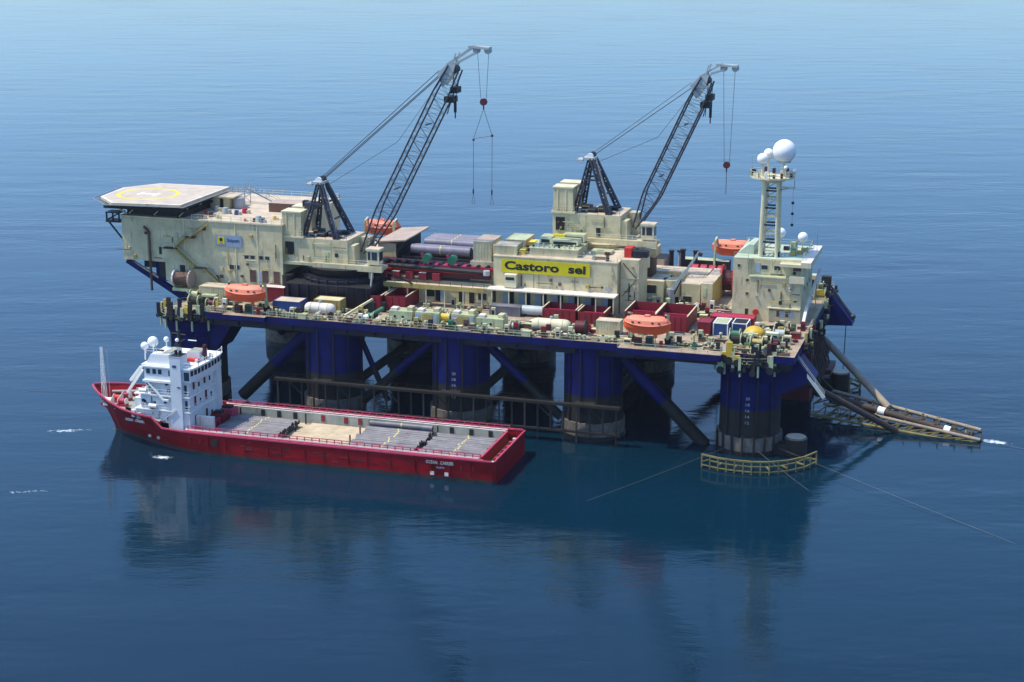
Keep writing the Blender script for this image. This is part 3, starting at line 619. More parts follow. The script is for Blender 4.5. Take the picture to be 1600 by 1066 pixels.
# ------------------------------------------------------------------ cranes
def crane(label, o, tip, head, pedestal):
    """o: slewing centre at the underside of the machinery house; the boom lies in the x-z plane."""
    ox, oy, oz = o
    def P(x, y, z): return (ox + x, oy + y, oz + z)
    t = T('deck_crane', label, 'crane', (ox, oy, D))
    # machinery house
    mb = MB(); mb.box(ox-9, ox+5.8, oy-5, oy+5, oz+.6, oz+5.7, 'beige', 'roof'); mb.box(ox-9.3, ox-4, oy-5.4, oy+5.4, oz+5.703, oz+6.1, 'beige_clean', 'roof')
    mb.box(ox-9, ox+8.6, oy-5.6, oy+5.6, oz, oz+.597, 'green_beige', 'roof'); mb.box(ox+8.603, ox+13.9, oy-5.6, oy-2.6, oz, oz+.597, 'green_beige', 'roof'); mb.box(ox-1.5, ox+14.0, oy-6.6, oy-5.603, oz-.3, oz+.9, 'beige')
    mb.box(ox+5.803, ox+7.2, oy-4.6, oy-1.6, oz+.6, oz+4.6, 'beige'); mb.box(ox+5.803, ox+8.2, oy+2, oy+4.6, oz+.6, oz+5.2, 'beige')
    for x in (-5.6, -1.8, 2): mb.box(ox+x, ox+x+.12, oy-5.05, oy-5.003, oz+.8, oz+5.6, 'green_beige')
    h = mb.build('machinery_house', t)
    wins(h, (ox-8.3,), oz+2.0, oy-5, 2.0, 2.8, 'grime', 'louvre')
    wins(h, (ox+.6,), oz+1.0, oy-5, .9, 2.0, 'dark' if oy > 20 else 'green_beige', 'door')
    fittings(h, 14, ox-8.8, ox+5.6, oz+1, oz+5.4, oy-5)
    mb = MB(); mb.rail([P(-8.9,-5.3,6.1), P(-4.2,-5.3,6.1)], m='beige_clean', r=.04); mb.rail([P(-4,-4.9,5.7), P(5.6,-4.9,5.7)], m='dark', r=.035); mb.rail([P(-1.4,-6.5,.9), P(13.9,-6.5,.9)], m='beige_clean'); mb.build('railing', h)
    for k, (x, y, q, m_) in enumerate(((-2.6,-3.2,.7,'pale_steel'),(-1,-2,1.0,'dark'),(1.5,-1,1.3,'navy'),(2.8,1.5,.9,'dark'),(-3,1,1.1,'dark'),(0,2.8,.8,'beige_clean'),(3.6,-3,.6,'roof'))):
        mb = MB(); mb.box(ox+x-q, ox+x+q, oy+y-q*.7, oy+y+q*.7, oz+5.703, oz+5.7+q*.9, m_); mb.cyl(P(x-q*.8,y-q*.75,5.9+q*.3), P(x+q*.8,y-q*.75,5.9+q*.3), q*.35, n=8, m='dark'); mb.build('winch', h)
    # tall tanks at the back corner
    for y0, y1 in ((-5.0, -1.4), (.6, 4.2)):
        mb = MB(); mb.box(ox-8.9, ox-4.6, oy+y0, oy+y1, oz+6.103, oz+11.0, 'beige'); mb.box(ox-9.05, ox-4.45, oy+y0-.15, oy+y1+.15, oz+11.003, oz+11.3, 'beige_clean', 'beige_clean')
        for x in (-8.0, -6.2): mb.box(ox+x, ox+x+.2, oy+y0-.12, oy+y0-.003, oz+6.2, oz+10.9, 'beige_clean')
        mb.build('generator_housing', t)
    # cab
    mb = MB(); mb.box(ox+10.6, ox+13.3, oy-6.2, oy-3.8, oz+1.2, oz+4.2, 'beige_clean'); mb.box(ox+10.4, ox+13.5, oy-6.4, oy-3.6, oz+4.203, oz+4.6, 'beige_clean', 'roof')
    mb.box(ox+10.8, ox+11.4, oy-6.26, oy-6.21, oz+2.2, oz+3.9, 'window'); mb.box(ox+11.7, ox+12.9, oy-6.26, oy-6.21, oz+2.2, oz+3.9, 'window'); mb.box(ox+13.303, ox+13.35, oy-6, oy-4, oz+2, oz+3.9, 'window')
    mb.cyl(P(11,-5,-2), P(11,-5,1.2), .5, n=8, m='beige'); mb.build('cab', t)
    # A-frame
    mb = MB(); ap = 17.0
    for sy in (-1, 1):
        mb.lattice([P(2.6,sy*4.2-.35,5.7),P(3.6,sy*4.2-.35,5.7),P(3.6,sy*4.2+.35,5.7),P(2.6,sy*4.2+.35,5.7)], [P(-1.9,sy*1.3-.25,ap),P(-1.2,sy*1.3-.25,ap),P(-1.2,sy*1.3+.25,ap),P(-1.9,sy*1.3+.25,ap)], 9, .2, .12, 'crane_dark')
        mb.lattice([P(-4.9,sy*3.6-.3,5.7),P(-4.1,sy*3.6-.3,5.7),P(-4.1,sy*3.6+.3,5.7),P(-4.9,sy*3.6+.3,5.7)], [P(-2.3,sy*1.1-.2,ap),P(-1.8,sy*1.1-.2,ap),P(-1.8,sy*1.1+.2,ap),P(-2.3,sy*1.1+.2,ap)], 8, .15, .09, 'crane_dark')
        mb.bar(P(-3.2,sy*2.4,12.6), P(.6,sy*2.6,12.6), .35, 'crane_dark')
    for z in (9.5, 13): mb.bar(P(1.6-(z-9.5)*.4, -3.2+(z-9.5)*.25, z), P(1.6-(z-9.5)*.4, 3.2-(z-9.5)*.25, z), .3, 'crane_dark')
    mb.rail([P(3.2,-4.6,7.5), P(-.4,-1.8,16)], m='steel', r=.045); mb.build('a_frame', t)
    mb = MB(); mb.box(ox-3.4, ox-.9, oy-1.7, oy+1.7, oz+16.7, oz+17.2, 'pale_steel'); mb.rail([P(-4.6,-1.6,16.7), P(-3.2,-1.6,16.7)], m='pale_steel')
    mb.box(ox-4.8, ox-3.403, oy-1.6, oy+1.6, oz+16.4, oz+16.7, 'pale_steel')
    for y in (-1.2, 0, 1.2): mb.cyl(P(-1.9,y-.25,17.4), P(-1.9,y+.25,17.4), .75, n=14, m='white' if y < 0 else 'dark')
    mb.build('sheave', t)
    if oy < 20:
        mb = MB(); mb.box(ox-5.2, ox-3.0, oy-1.6, oy+1.2, oz+11.2, oz+12.6, 'crane_dark'); mb.box(ox-6.6, ox-5.6, oy+.6, oy+1.8, oz+11.303, oz+12.6, 'dark'); mb.build('junction_box', t)
    # boom
    A = Vector(P(8.3, 0, 2.9)); B = Vector(P(*tip)); d = (B - A).normalized(); up = Vector((-d.z, 0, d.x)); Y = Vector((0, 1, 0)); L = (B - A).length
    secs = []; N = 26
    for i in range(N + 1):
        s_ = i / N; c = A.lerp(B, s_)
        hh = 0.35 + 1.35 * min(1, s_ / .22) if s_ < .22 else (1.7 if s_ < .86 else 1.7 - .5 * (s_ - .86) / .14)
        ww = 3.0 - 1.2 * min(1, s_ / .3) - (.5 * max(0, (s_ - .8) / .2))
        secs.append([c + up*hh - Y*ww, c + up*hh + Y*ww, c - up*hh + Y*ww, c - up*hh - Y*ww])
    mb = MB(); mb.lat(secs, .18, .042, 'crane_dark')
    for k in (.35, .7): c = A.lerp(B, k); mb.box(c.x-.2, c.x+.3, oy-1.5, oy+1.5, c.z-.1, c.z+.1, 'crane_dark')
    mb.build('boom', t)
    # boom head
    Hd = Vector(P(*head)); mb = MB()
    for sy in (-1.2, 1.2):
        q = Y * sy
        mb.yprism([((B+up*1.6).x, (B+up*1.6).z), ((B-d*2.6+up*2.6).x, (B-d*2.6+up*2.6).z), ((B-d*5).x, (B-d*5+up*1.2).z), ((B-d*1-up*.4).x, (B-d*1-up*.4).z), ((B+d*1.2).x, (B+d*1.2).z)], oy+sy-.12, oy+sy+.12, 'pale_steel')
        mb.bar(B + up*1.6 + q, Hd + q*.6 + Vector((-1.6,0,.9)), .35, 'pale_steel'); mb.bar(B + d*1.2 + q, Hd + q*.6 + Vector((-1.0,0,-.3)), .35, 'pale_steel')
        mb.bar(B + q + up*.5, B + d*3 + q + up*.9, .25, 'pale_steel'); mb.bar(Hd + q*.6 + Vector((-2.8,0,.7)), Hd + q*.6 + Vector((1.6,0,.4)), .45, 'pale_steel')
    mb.box(Hd.x-2.2, Hd.x+1.6, oy-.7, oy+.7, Hd.z+.45, Hd.z+.7, 'pale_steel')
    for x in (-1.3, 1.1): mb.cyl((Hd.x+x, oy-.5, Hd.z), (Hd.x+x, oy+.5, Hd.z), .7, n=14, m='pale_steel')
    mb.cyl(B - d*.3 - Y*1.3, B - d*.3 + Y*1.3, .8, n=14, m='dark'); mb.build('boom_head', t)
    # auxiliary blocks under the boom
    mb = MB()
    for k, s_ in ((.86, 1.2), (.91, .9)):
        c = A.lerp(B, k) - up * 2.2; mb.box(c.x-s_, c.x+s_*.7, oy-1.4, oy+1.4, c.z-.5, c.z+.7, 'black')
    c = A.lerp(B, .86) - up*2.6; mb.cyl((c.x+.4, oy, c.z), (c.x+.4, oy, c.z-2.4), .3, n=8, m='black'); mb.cyl((c.x+.4, oy, c.z-2.2), (c.x+.4, oy, c.z-3.6), .14, n=6, m='maroon')
    mb.path([A.lerp(B, .97) - up*1.6, (c.x+.4, oy, c.z)], .09, 'crane_dark'); mb.path([B - up*1.2 + Y, A.lerp(B, .78) - up*2.4 + Y], .1, 'crane_dark'); mb.path([B + d - Y, A.lerp(B, .8) - up*3.0 - Y], .08, 'crane_dark'); mb.build('auxiliary_hoist', t)
    # pendant and hoist lines
    mb = MB(); S = Vector(P(-1.6, 0, 17.4))
    for y in (-1.2, -.7, .7, 1.2): mb.path([S + Y*y, B - d*3 + up*2.2 + Y*y], .055, 'wire')
    for y in (-.4, .3): mb.path([S + Y*y + Vector((0,0,.6)), B - d*2.2 + up*2.8 + Y*y], .04, 'wire')
    mid = A.lerp(B, .55) + up*4.2
    mb.path([S + Vector((.4,0,-1.6)), mid, B - d*4 + up*1.6], .045, 'wire'); mb.build('pendant_line', t)
    # pedestal
    mb = MB(); 
    if pedestal == 'tub':
        mb.cyl((ox+3.2, oy, D+.004), (ox+3.2, oy, oz-1.8), 8.7, n=28, m='navy', capm='navy'); mb.cyl((ox+3.2, oy, oz-1.797), (ox+3.2, oy, oz-.003), 7.4, 8.6, n=28, m='dark')
        mb.cyl((ox+3.2, oy, D+5.2), (ox+3.2, oy, D+5.4), 8.9, n=28, m='stinger_brown')
        mb.box(ox-6.6, ox+12.4, oy-9.6, oy+7, D+.005, D+4.6, 'navy', 'dark'); mb.box(ox-8.4, ox-6.603, oy-7, oy+4, D+.005, D+5.6, 'dark')
        for k in range(9): x9 = ox-6+k*2.2; mb.box(x9, x9+.3, oy-9.8, oy-9.603, D+.1, D+4.5, 'dark')
        for k in range(12): a = -2.9+k*.25; mb.bar((ox+3.2+8.8*math.cos(a), oy+8.8*math.sin(a), D+.1), (ox+3.2+8.8*math.cos(a), oy+8.8*math.sin(a), oz-2), .4, 'dark')
        mb.bar((ox+15.0, oy-6.0, oz-.2), (ox+19.5, oy-3, oz-3), .3, 'dark'); mb.bar((ox+11.8, oy-8.6, D), (ox+11.8, oy-6.3, oz-.3), .35, 'steel')
    else:
        mb.cyl((ox+1, oy, D+.004), (ox+1, oy, oz-3.2), 6.4, n=28, m='beige'); mb.cyl((ox+1, oy, oz-3.197), (ox+1, oy, oz-.003), 6.0, 8.2, n=28, m='beige')
        mb.box(ox+5.4, ox+13, oy-3, oy+3, oz-3.2, oz-1.4, 'beige'); mb.box(ox+4, ox+9, oy-6.5, oy-4, oz-2.4, oz-.9, 'beige_clean')
        mb.box(ox+9.2, ox+12.5, oy-3.5, oy+1, oz-7.4, oz-3.203, 'brown'); mb.cyl((ox+11,oy-4.5,oz-5),(ox+11,oy-4.5,oz-1.2),1.2,n=12,m='beige_clean')
    mb.build('pedestal', t, smooth=True)
    return Hd
h1 = crane('lattice boom crane on dark round tub beside the helideck house, holding a spreader bar', (-93, 14, 28.2), (28.3, 0, 41.9), (34.2, 0, 45.6), 'tub')
h2 = crane('lattice boom crane on beige pedestal behind the name board house', (-39.2, 34, 32.8), (22.6, 0, 34.4), (27.2, 0, 36.8), 'post')
# hook blocks
def block(label, x, y, zt, zb, cat='hook block'):
    t = T('hook_block', label, cat, (x, y, zb))
    mb = MB(); mb.cyl((x, y-.35, zb), (x, y+.35, zb), .72, n=14, m='maroon'); mb.cyl((x,y-.2,zb-.1),(x,y+.2,zb-.1),.5,n=10,m='magenta_red'); mb.cyl((x,y,zb-.6),(x,y,zb-1.5),.14,n=6,m='dark'); mb.build('block', t)
    mb = MB(); mb.path([(x-1.25,y,zt),(x-.55,y,zb+.3)], .045); mb.path([(x+1.15,y,zt),(x+.55,y,zb+.3)], .045); mb.build('hoist_wire', t)
    return t
bx = h1.x + .1
t = block('maroon hook block hanging from the left crane above a spreader bar', bx, 14, h1.z - .2, 63.4)
sp = T('spreader_bar', 'slim horizontal spreader bar with slings hanging below the left crane hook', 'spreader bar', (bx, 14, 56.3))
mb = MB(); mb.bar((bx-2.2,14,55.8),(bx+1.8,14,56.6),.22,'steel'); mb.sphere((bx-2.2,14,55.6),.28,'crane_dark',8,6); mb.sphere((bx+1.8,14,56.6),.3,'crane_dark',8,6); mb.build('bar', sp)
mb = MB()
for x, z in ((-2.2,55.8),(1.8,56.6)):
    mb.path([(bx, 14, 62), (bx+x, 14, z)], .05); mb.path([(bx+x,14,z),(bx+x-.1,14,44.8)], .05); mb.cyl((bx+x-.1,14,45.4),(bx+x-.1,14,44.4),.16,n=6,m='crane_dark')
    mb.path([(bx+x-.1,14,44.4),(bx+x-.45,14,42.4),(bx+x+.25,14,42.4),(bx+x-.1,14,44.4)], .035)
mb.build('sling', sp)
t = block('maroon hook block with a single sling hanging from the right crane', h2.x-.1, 34, h2.z-.2, 49.6)
mb = MB(); mb.cyl((h2.x-.1,34,48.2),(h2.x-.1,34,43.4),.07,n=6,m='wire'); mb.build('sling', t)

# ------------------------------------------------------------------ lifeboats and davits
def lifeboat(label, loc):
    t = T('lifeboat', label, 'lifeboat', (0, 0, 0), 'orange lifeboats in davits at the deck edges')
    N = 14; Lh = 4.6; hull = []; top = []
    for i in range(N + 1):
        u = -1 + 2 * i / N; x = u * Lh; b = 1.55 * (1 - abs(u) ** 2.6) ** .6 + .04; sh = .45 * abs(u) ** 2
        k0 = -1.35 + 1.0 * abs(u) ** 4
        hull.append([(x, -b, .1+sh), (x, -b*.93, -.45+sh*.6), (x, -b*.6, (k0-.3)*.75), (x, 0, k0), (x, b*.6, (k0-.3)*.75), (x, b*.93, -.45+sh*.6), (x, b, .1+sh)])
        th = 1.25 * (1 - abs(u) ** 3.5) ** .6
        top.append([(x, -b*.97, .12+sh), (x, -b*.8, .12+sh+th*.55), (x, -b*.42, .12+sh+th*.95), (x, b*.42, .12+sh+th*.95), (x, b*.8, .12+sh+th*.55), (x, b*.97, .12+sh)])
    hull = [[(a, b, c*1.3) for a, b, c in r] for r in hull]; top = [[(a, b, c*1.3) for a, b, c in r] for r in top]
    MB().loft(hull, 'orange').build('hull', t, smooth=True)
    c = MB().loft(top, 'orange_top').build('canopy', t, smooth=True)
    mb = MB()
    for i in range(N): 
        for sy in (0, 6): mb.cyl(hull[i][sy], hull[i+1][sy], .11, n=5, m='orange_top')
    mb.build('gunwale', t)
    for x in (-3.6, 3.6): mb = MB(); mb.box(x-.15, x+.15, -.15, .15, 1.0, 2.1, 'dark'); mb.build('lifting_hook', t)
    mb = MB(); mb.box(-.5, .5, -.5, .5, 1.5, 2.0, 'orange_top'); mb.build('hatch', t)
    for x in (-2.6, -1.3, 1.3, 2.6): mb = MB(); mb.box(x-.22, x+.22, -1.44, -1.3, .62, .9, 'window'); mb.build('window', c)
    t.location = loc; return t
def davit(x, y, z0, zt, side, mat='green_beige'):
    t = T('boat_davit', '', 'davit', (x, y, z0), 'davits holding the lifeboats')
    mb = MB(); mb.bar((x, y + side*2.2, z0), (x, y + side*1.9, zt), .5, mat); mb.bar((x, y + side*1.9, zt), (x, y, zt + .5), .4, mat)
    mb.bar((x, y + side*3.2, z0), (x, y + side*2, zt - 1.2), .3, mat); mb.build('arm', t)
    mb = MB(); mb.box(x-.5, x+.5, y+side*2.4-.5, y+side*2.4+.5, z0+.003, z0+1.1, 'grime'); mb.cyl((x-.6,y+side*2.4,z0+.8),(x+.6,y+side*2.4,z0+.8),.4,n=8,m='dark'); mb.build('winch', t)
    mb = MB(); mb.path([(x, y, zt+.4), (x, y, zt-1.1)], .05); mb.build('fall', t); return t
lb = lifeboat('orange lifeboat with pink top at the near deck edge, closest to the helideck end', (-104.2, -5.2, 24.7))
lb2 = clone(lb, (-19.4, -6.2, 24.6), 'orange lifeboat with pink top at the near deck edge, closest to the corner column')
lb3 = clone(lb, (-96.6, 53.6, 27.7), 'orange lifeboat on the far side, seen behind the left crane boom')
lb4 = clone(lb, (-13.6, 53.6, 27.9), 'orange lifeboat on the far side behind the mast house')
names = []
for (x, y, z, s_, lab) in ((-104.2,-5.2,24.7,1,'near lifeboat by the helideck end'), (-19.4,-6.2,24.6,1,'near lifeboat by the corner column'), (-96.6,53.6,27.7,-1,'far lifeboat behind the left crane'), (-13.6,53.6,27.9,-1,'far lifeboat behind the mast house')):
    for dx, e in ((-3.6,'left'), (3.6,'right')):
        d_ = davit(x+dx, y, D if z < 26 else D, z + 1.7, s_); d_['label'] = f'pale green {e} davit arm holding the {lab}'
for x0 in (-103, -20): mb = MB(); mb.box(x0-5, x0+6, 51.4, 54.3, D, 25.2, 'grime', 'green_beige'); mb.build('boat_platform', rig)
# orange-lamped gear below the near boats
for x, yy in ((-104.2, -5.2), (-19.4, -6.4)):
    for bx in ((x-2.4,x-1,yy-.5,yy+.6,D+.01,D+1.5,'maroon'),(x-.2,x+1.2,yy-.2,yy+1,D+.01,D+1.8,'green'),(x+2.6,x+3.2,yy-.6,yy,D+.01,D+1.3,'signal_red'),(x-4.6,x-3.2,yy+.2,yy+1.2,D+.01,D+1,'beige_clean')): mb = MB(); mb.box(*bx); mb.box(bx[0]+.1,bx[1]-.1,bx[2]-.06,bx[2]-.004,bx[4]+.3,bx[5]-.2,'dark'); mb.build('deck_gear', rig)
    mb = MB(); mb.cyl((x+1.8,yy-.6,D),(x+1.8,yy-.6,D+1.9),.1,n=6,m='steel'); mb.sphere((x+1.8,yy-.6,D+2.2),.42,'orange',10,8); mb.build('float_light', rig)

# ------------------------------------------------------------------ containers and skips
def container(name, label, cat, x0, x1, y0, y1, z0, h, m, top=None, group=None, frame=None):
    t = T(name, label, cat, ((x0+x1)/2, (y0+y1)/2, z0), group)
    mb = MB(); mb.box(x0, x1, y0, y1, z0+.12, z0+h, m, top or m); n = max(2, int((x1-x0)/.55))
    for k in range(n): x = x0 + .25 + (x1-x0-.5)*k/(n-1); mb.box(x-.1, x+.1, y0-.06, y0-.003, z0+.25, z0+h-.15, m)
    mb.build('body', t); f = frame or m; mb = MB()
    for x in (x0, x1):
        for y in (y0, y1): mb.box(x-.1, x+.1, y-.1, y+.1, z0, z0+h+.05, f)
    for y in (y0, y1): mb.box(x0+.1, x1-.1, y-.09, y+.09, z0+h-.1, z0+h+.06, f); mb.box(x0+.1, x1-.1, y-.09, y+.09, z0, z0+.16, f)
    for x in (x0, x1): mb.box(x-.09, x+.09, y0+.1, y1-.1, z0+h-.1, z0+h+.058, f)
    mb.build('frame', t)
    mb = MB(); mb.box(x1+.012, x1+.06, y0+.2, (y0+y1)/2-.03, z0+.3, z0+h-.2, m); mb.box(x1+.012, x1+.06, (y0+y1)/2+.03, y1-.2, z0+.3, z0+h-.2, m); mb.build('door', t); return t
def skip(label, x0, x1, y0, y1, h, m='container_red', nd=1, group='open topped red skips on deck', z0=D, nm='open_skip'):
    t = T(nm, label, 'skip', ((x0+x1)/2, (y0+y1)/2, z0), group); mb = MB(); w_ = .12
    mb.box(x0, x1, y0, y1, z0+.05, z0+.25, m)
    mb.box(x0, x1, y0, y0+w_, z0+.253, z0+h, m); mb.box(x0, x1, y1-w_, y1, z0+.253, z0+h, m); mb.box(x0, x0+w_, y0+w_, y1-w_, z0+.253, z0+h-.003, m); mb.box(x1-w_, x1, y0+w_, y1-w_, z0+.253, z0+h-.003, m)
    for k in range(int((x1-x0)/1.2)+1): x = x0+.1+(x1-x0-.3)*k/max(1,int((x1-x0)/1.2)); mb.box(x, x+.12, y0-.1, y0-.003, z0+.1, z0+h-.1, m)
    mb.build('body', t)
    for k in range(nd + 1):
        mb = MB(); x = x0 + (x1-x0)*k/nd; mb.box(x-.12, x+.12, y0+.2, y1-.2, z0+h+.003, z0+h+.16, 'beige_clean'); mb.build('cap_rail', t)
    mb = MB(); mb.box(x0+.3, x1-.3, (y0+y1)/2-.15, (y0+y1)/2+.15, z0+h*.55, z0+h*.75, 'magenta_red'); mb.box(x0+.4, x0+(x1-x0)*.4, y0+.4, y1-1, z0+.26, z0+h*.4, 'dark'); mb.build('stowed_load', t); return t
container('cargo_container', 'blue container with beige roof beside the near left lifeboat', 'container', -99.2, -93.4, -2.6, 1.4, D, 2.4, 'blue_box', 'roof')
container('cargo_container', 'beige container with dark doorway left of the near left lifeboat', 'container', -118.6, -112.4, 2.6, 6.2, D, 3.0, 'beige', 'roof')
container('cargo_container', 'ochre sided container behind the white tank, below the left crane tub', 'container', -91.2, -85.6, .2, 3.4, D, 2.6, 'ochre', 'beige_clean')
container('cargo_container', 'flat dark red container with white top against the left crane tub', 'container', -106.4, -100.2, 5.0, 7.6, D, 3.2, 'container_red', 'cap_white')
container('cargo_container', 'small closed red container with white code, right of the tallest red skip', 'container', -11.6, -9.2, 4.4, 8.0, D, 2.7, 'container_red')
container('cargo_container', 'blue open framed container next to the small red one', 'container', -8.6, -5.8, 5.0, 9.5, D, 2.6, 'blue_box', 'green_beige', frame='white')
container('cargo_container', 'second blue container by the corner winches', 'container', -5.2, -2.4, 7.0, 11.0, D, 2.3, 'blue_box', 'navy', frame='white')
container('cargo_container', 'low dark red container behind the blue ones, before the control house', 'container', -10.6, -2.0, 12.4, 15.8, D, 2.0, 'container_red', 'magenta_red')
container('cargo_container', 'square beige locker with pale plate left of the near right lifeboat', 'locker', -30.8, -26.2, -.6, 2.0, D, 2.8, 'beige', 'roof')
skip('long red open skip in front of the name board house, left half', -44.0, -37.0, 6.6, 12.4, 2.6, nd=1)
skip('long red open skip in front of the name board house, right half', -36.6, -31.2, 6.8, 12.6, 2.4, nd=1)
skip('tall red open skip behind the near right lifeboat', -27.0, -20.8, 7.4, 16.5, 3.0, nd=1)
skip('tall red open skip with dark end beside the bare deck strip', -20.4, -14.0, 5.6, 16.0, 3.2, nd=1)
skip('broad dark red skip right of the left crane tub, left one', -83.4, -78.2, 4.6, 13.6, 3.2, nd=1)
skip('broad dark red skip right of the left crane tub, right one', -77.8, -73.2, 5.8, 14.0, 3.0, nd=1)
# bits seen in front
container('cargo_container', 'grey brown pipe rack box standing mid deck before the canopy', 'container', -55.6, -49.2, 8.0, 10.4, D, 2.0, 'pipe', 'pipe')
t = T('silver_tank', 'shiny silver horizontal tank lying left of the long red skip', 'tank', (-46.6, 9.5, D)); mb = MB(); mb.cyl((-49,9.5,D+1.25),(-44.4,9.5,D+1.25),1.0,n=18,m='pale_steel'); mb.build('vessel', t, smooth=True); mb = MB(); mb.box(-48.5,-48.1,8.7,10.3,D,D+.6,'dark'); mb.box(-45.4,-45,8.7,10.3,D,D+.6,'dark'); mb.build('saddle', t)
def htank(label, x0, x1, y, r_, m, z=D):
    t = T('horizontal_tank', label, 'tank', ((x0+x1)/2, y, z)); mb = MB(); mb.cyl((x0,y,z+r_+.3),(x1,y,z+r_+.3),r_,n=20,m=m)
    for x in (x0+.4, (x0+x1)/2, x1-.5): mb.cyl((x,y,z+r_+.3),(x+.15,y,z+r_+.3),r_+.06,n=20,m='rail_beige')
    mb.sphere((x0,y,z+r_+.3),r_*.97,m,16,8); mb.sphere((x1,y,z+r_+.3),r_*.97,m,16,8); mb.build('vessel', t, smooth=True)
    mb = MB()
    for x in (x0+.5, x1-.8): mb.box(x, x+.35, y-r_*.8, y+r_*.8, z, z+r_*.7, 'rail_beige')
    mb.build('saddle', t); mb = MB(); mb.cyl(((x0+x1)/2,y,z+2*r_+.2),((x0+x1)/2,y,z+2*r_+.8),.3,n=8,m='pale_steel'); mb.build('manhole', t)
htank('cream horizontal tank right of the blue container at the near edge', -91.2, -86.6, -2.2, 1.15, 'cap_white')
htank('long cream horizontal tank near the edge below the long red skips', -42.6, -36.8, -1.8, 1.25, 'beige_clean')
# hose reels and drums
t = T('cable_drum', 'large red brown drum with white end on the left corner', 'drum', (-124, 5.6, 22)); mb = MB(); mb.cyl((-125.6,5.6,24.1),(-122.2,5.6,24.1),1.5,n=22,m='brown'); mb.cyl((-125.9,5.6,24.1),(-125.6,5.6,24.1),1.9,n=22,m='cap_white'); mb.cyl((-122.2,5.6,24.1),(-121.9,5.6,24.1),1.9,n=22,m='roof_pink'); mb.build('drum', t)
mb = MB(); mb.box(-126,-121,4.4,6.8,21.6,22.2,'green_beige'); mb.bar((-123,5.6,22.2),(-119.5,5.6,20),.5,'green_beige'); mb.bar((-125,5.6,22),(-120.8,5.6,18.5),.5,'navy'); mb.build('cradle', t)
t = T('cable_drum', 'dark red and black drum right of the long cream tank', 'drum', (-33.8, -1.4, D)); mb = MB(); mb.cyl((-34.8,-1.4,D+1.5),(-32.9,-1.4,D+1.5),1.2,n=18,m='maroon'); mb.cyl((-32.9,-1.4,D+1.5),(-32.7,-1.4,D+1.5),1.5,n=18,m='dark'); mb.build('drum', t)
mb = MB(); mb.box(-35,-32.6,-2.6,-.2,D,D+.3,'grime'); mb.build('cradle', t)
t = T('yellow_dome', 'yellow ochre domed machine among the winches on the near right corner', 'machine', (-.5, 5, D)); mb = MB(); mb.sphere((-.5,5,D+1.0),2.1,'gear_yellow',18,10,.75); mb.build('dome', t, smooth=True); mb = MB(); mb.cyl((-.5,5,D+.004),(-.5,5,D+1),2.3,n=16,m='ochre'); mb.build('base', t)

# ------------------------------------------------------------------ mooring winches and winch houses on the near edge
def winch_house(label, x, y, w_=5.0, doors=False):
    t = T('winch_house', label, 'winch house', (x, y, D), 'pale green winch houses along the near deck edge')
    mb = MB(); mb.box(x, x+w_, y, y+3.2, D+.004, D+2.4, 'green_beige'); mb.box(x+.3, x+1.6, y+.3, y+2, D+2.403, D+2.9, 'cap_white'); mb.box(x+w_-1.4, x+w_-.3, y+.8, y+2.8, D+2.403, D+3.1, 'beige'); mb.build('body', t)
    mb = MB()
    for q in (1.3, 3.0):
        if not doors: mb.cyl((x+q, y-.02, D+1.3), (x+q, y-.07, D+1.3), .26, n=12, m='black')
    if doors: mb.box(x+.2, x+1.0, y-.07, y-.004, D+.2, D+2.1, 'door_blue'); mb.box(x+1.5, x+2.5, y-.07, y-.004, D+.2, D+2.1, 'ochre'); mb.box(x+2.8, x+3.7, y-.07, y-.004, D+.2, D+2.1, 'ochre'); mb.box(x+4, x+4.7, y-.07, y-.004, D+.2, D+2.1, 'door_blue')
    mb.build('porthole' if not doors else 'door', t); return t
winch_house('pale green winch house with two round ports, leftmost on the near edge', -73.4, -3.4)
winch_house('pale green winch house with shutter doors right of the leftmost one', -67.9, -3.0, 5.0, True)
winch_house('pale green winch house with shutter doors right of the ochre winch', -60.4, -2.6, 4.8, True)
winch_house('pale green winch house with two round ports and the dark hatch, rightmost', -54.6, -4.0, 5.6)
def winch(label, x, y, s_=1.0, col='gear_yellow', rot=0):
    t = T('mooring_winch', label, 'winch', (x, y, D), 'mooring winches on deck')
    mb = MB(); mb.cyl((x-.9*s_, y, D+1.1*s_), (x+.9*s_, y, D+1.1*s_), .65*s_, n=14, m=col)
    for q in (-.9, .9): mb.cyl((x+q*s_, y, D+1.1*s_), (x+(q+.12)*s_, y, D+1.1*s_), 1.05*s_, n=16, m='green_beige')
    mb.build('drum', t); mb = MB(); mb.box(x-1.5*s_, x+1.5*s_, y-.9*s_, y+.9*s_, D+.005, D+.35*s_, 'green_beige'); mb.box(x+1.1*s_, x+1.7*s_, y-.5*s_, y+.5*s_, D+.353*s_, D+1.5*s_, 'grime'); mb.build('frame', t)
winch('ochre drum winch between the two shutter door houses', -62.0, -1.6, 1.25, 'gear_yellow')
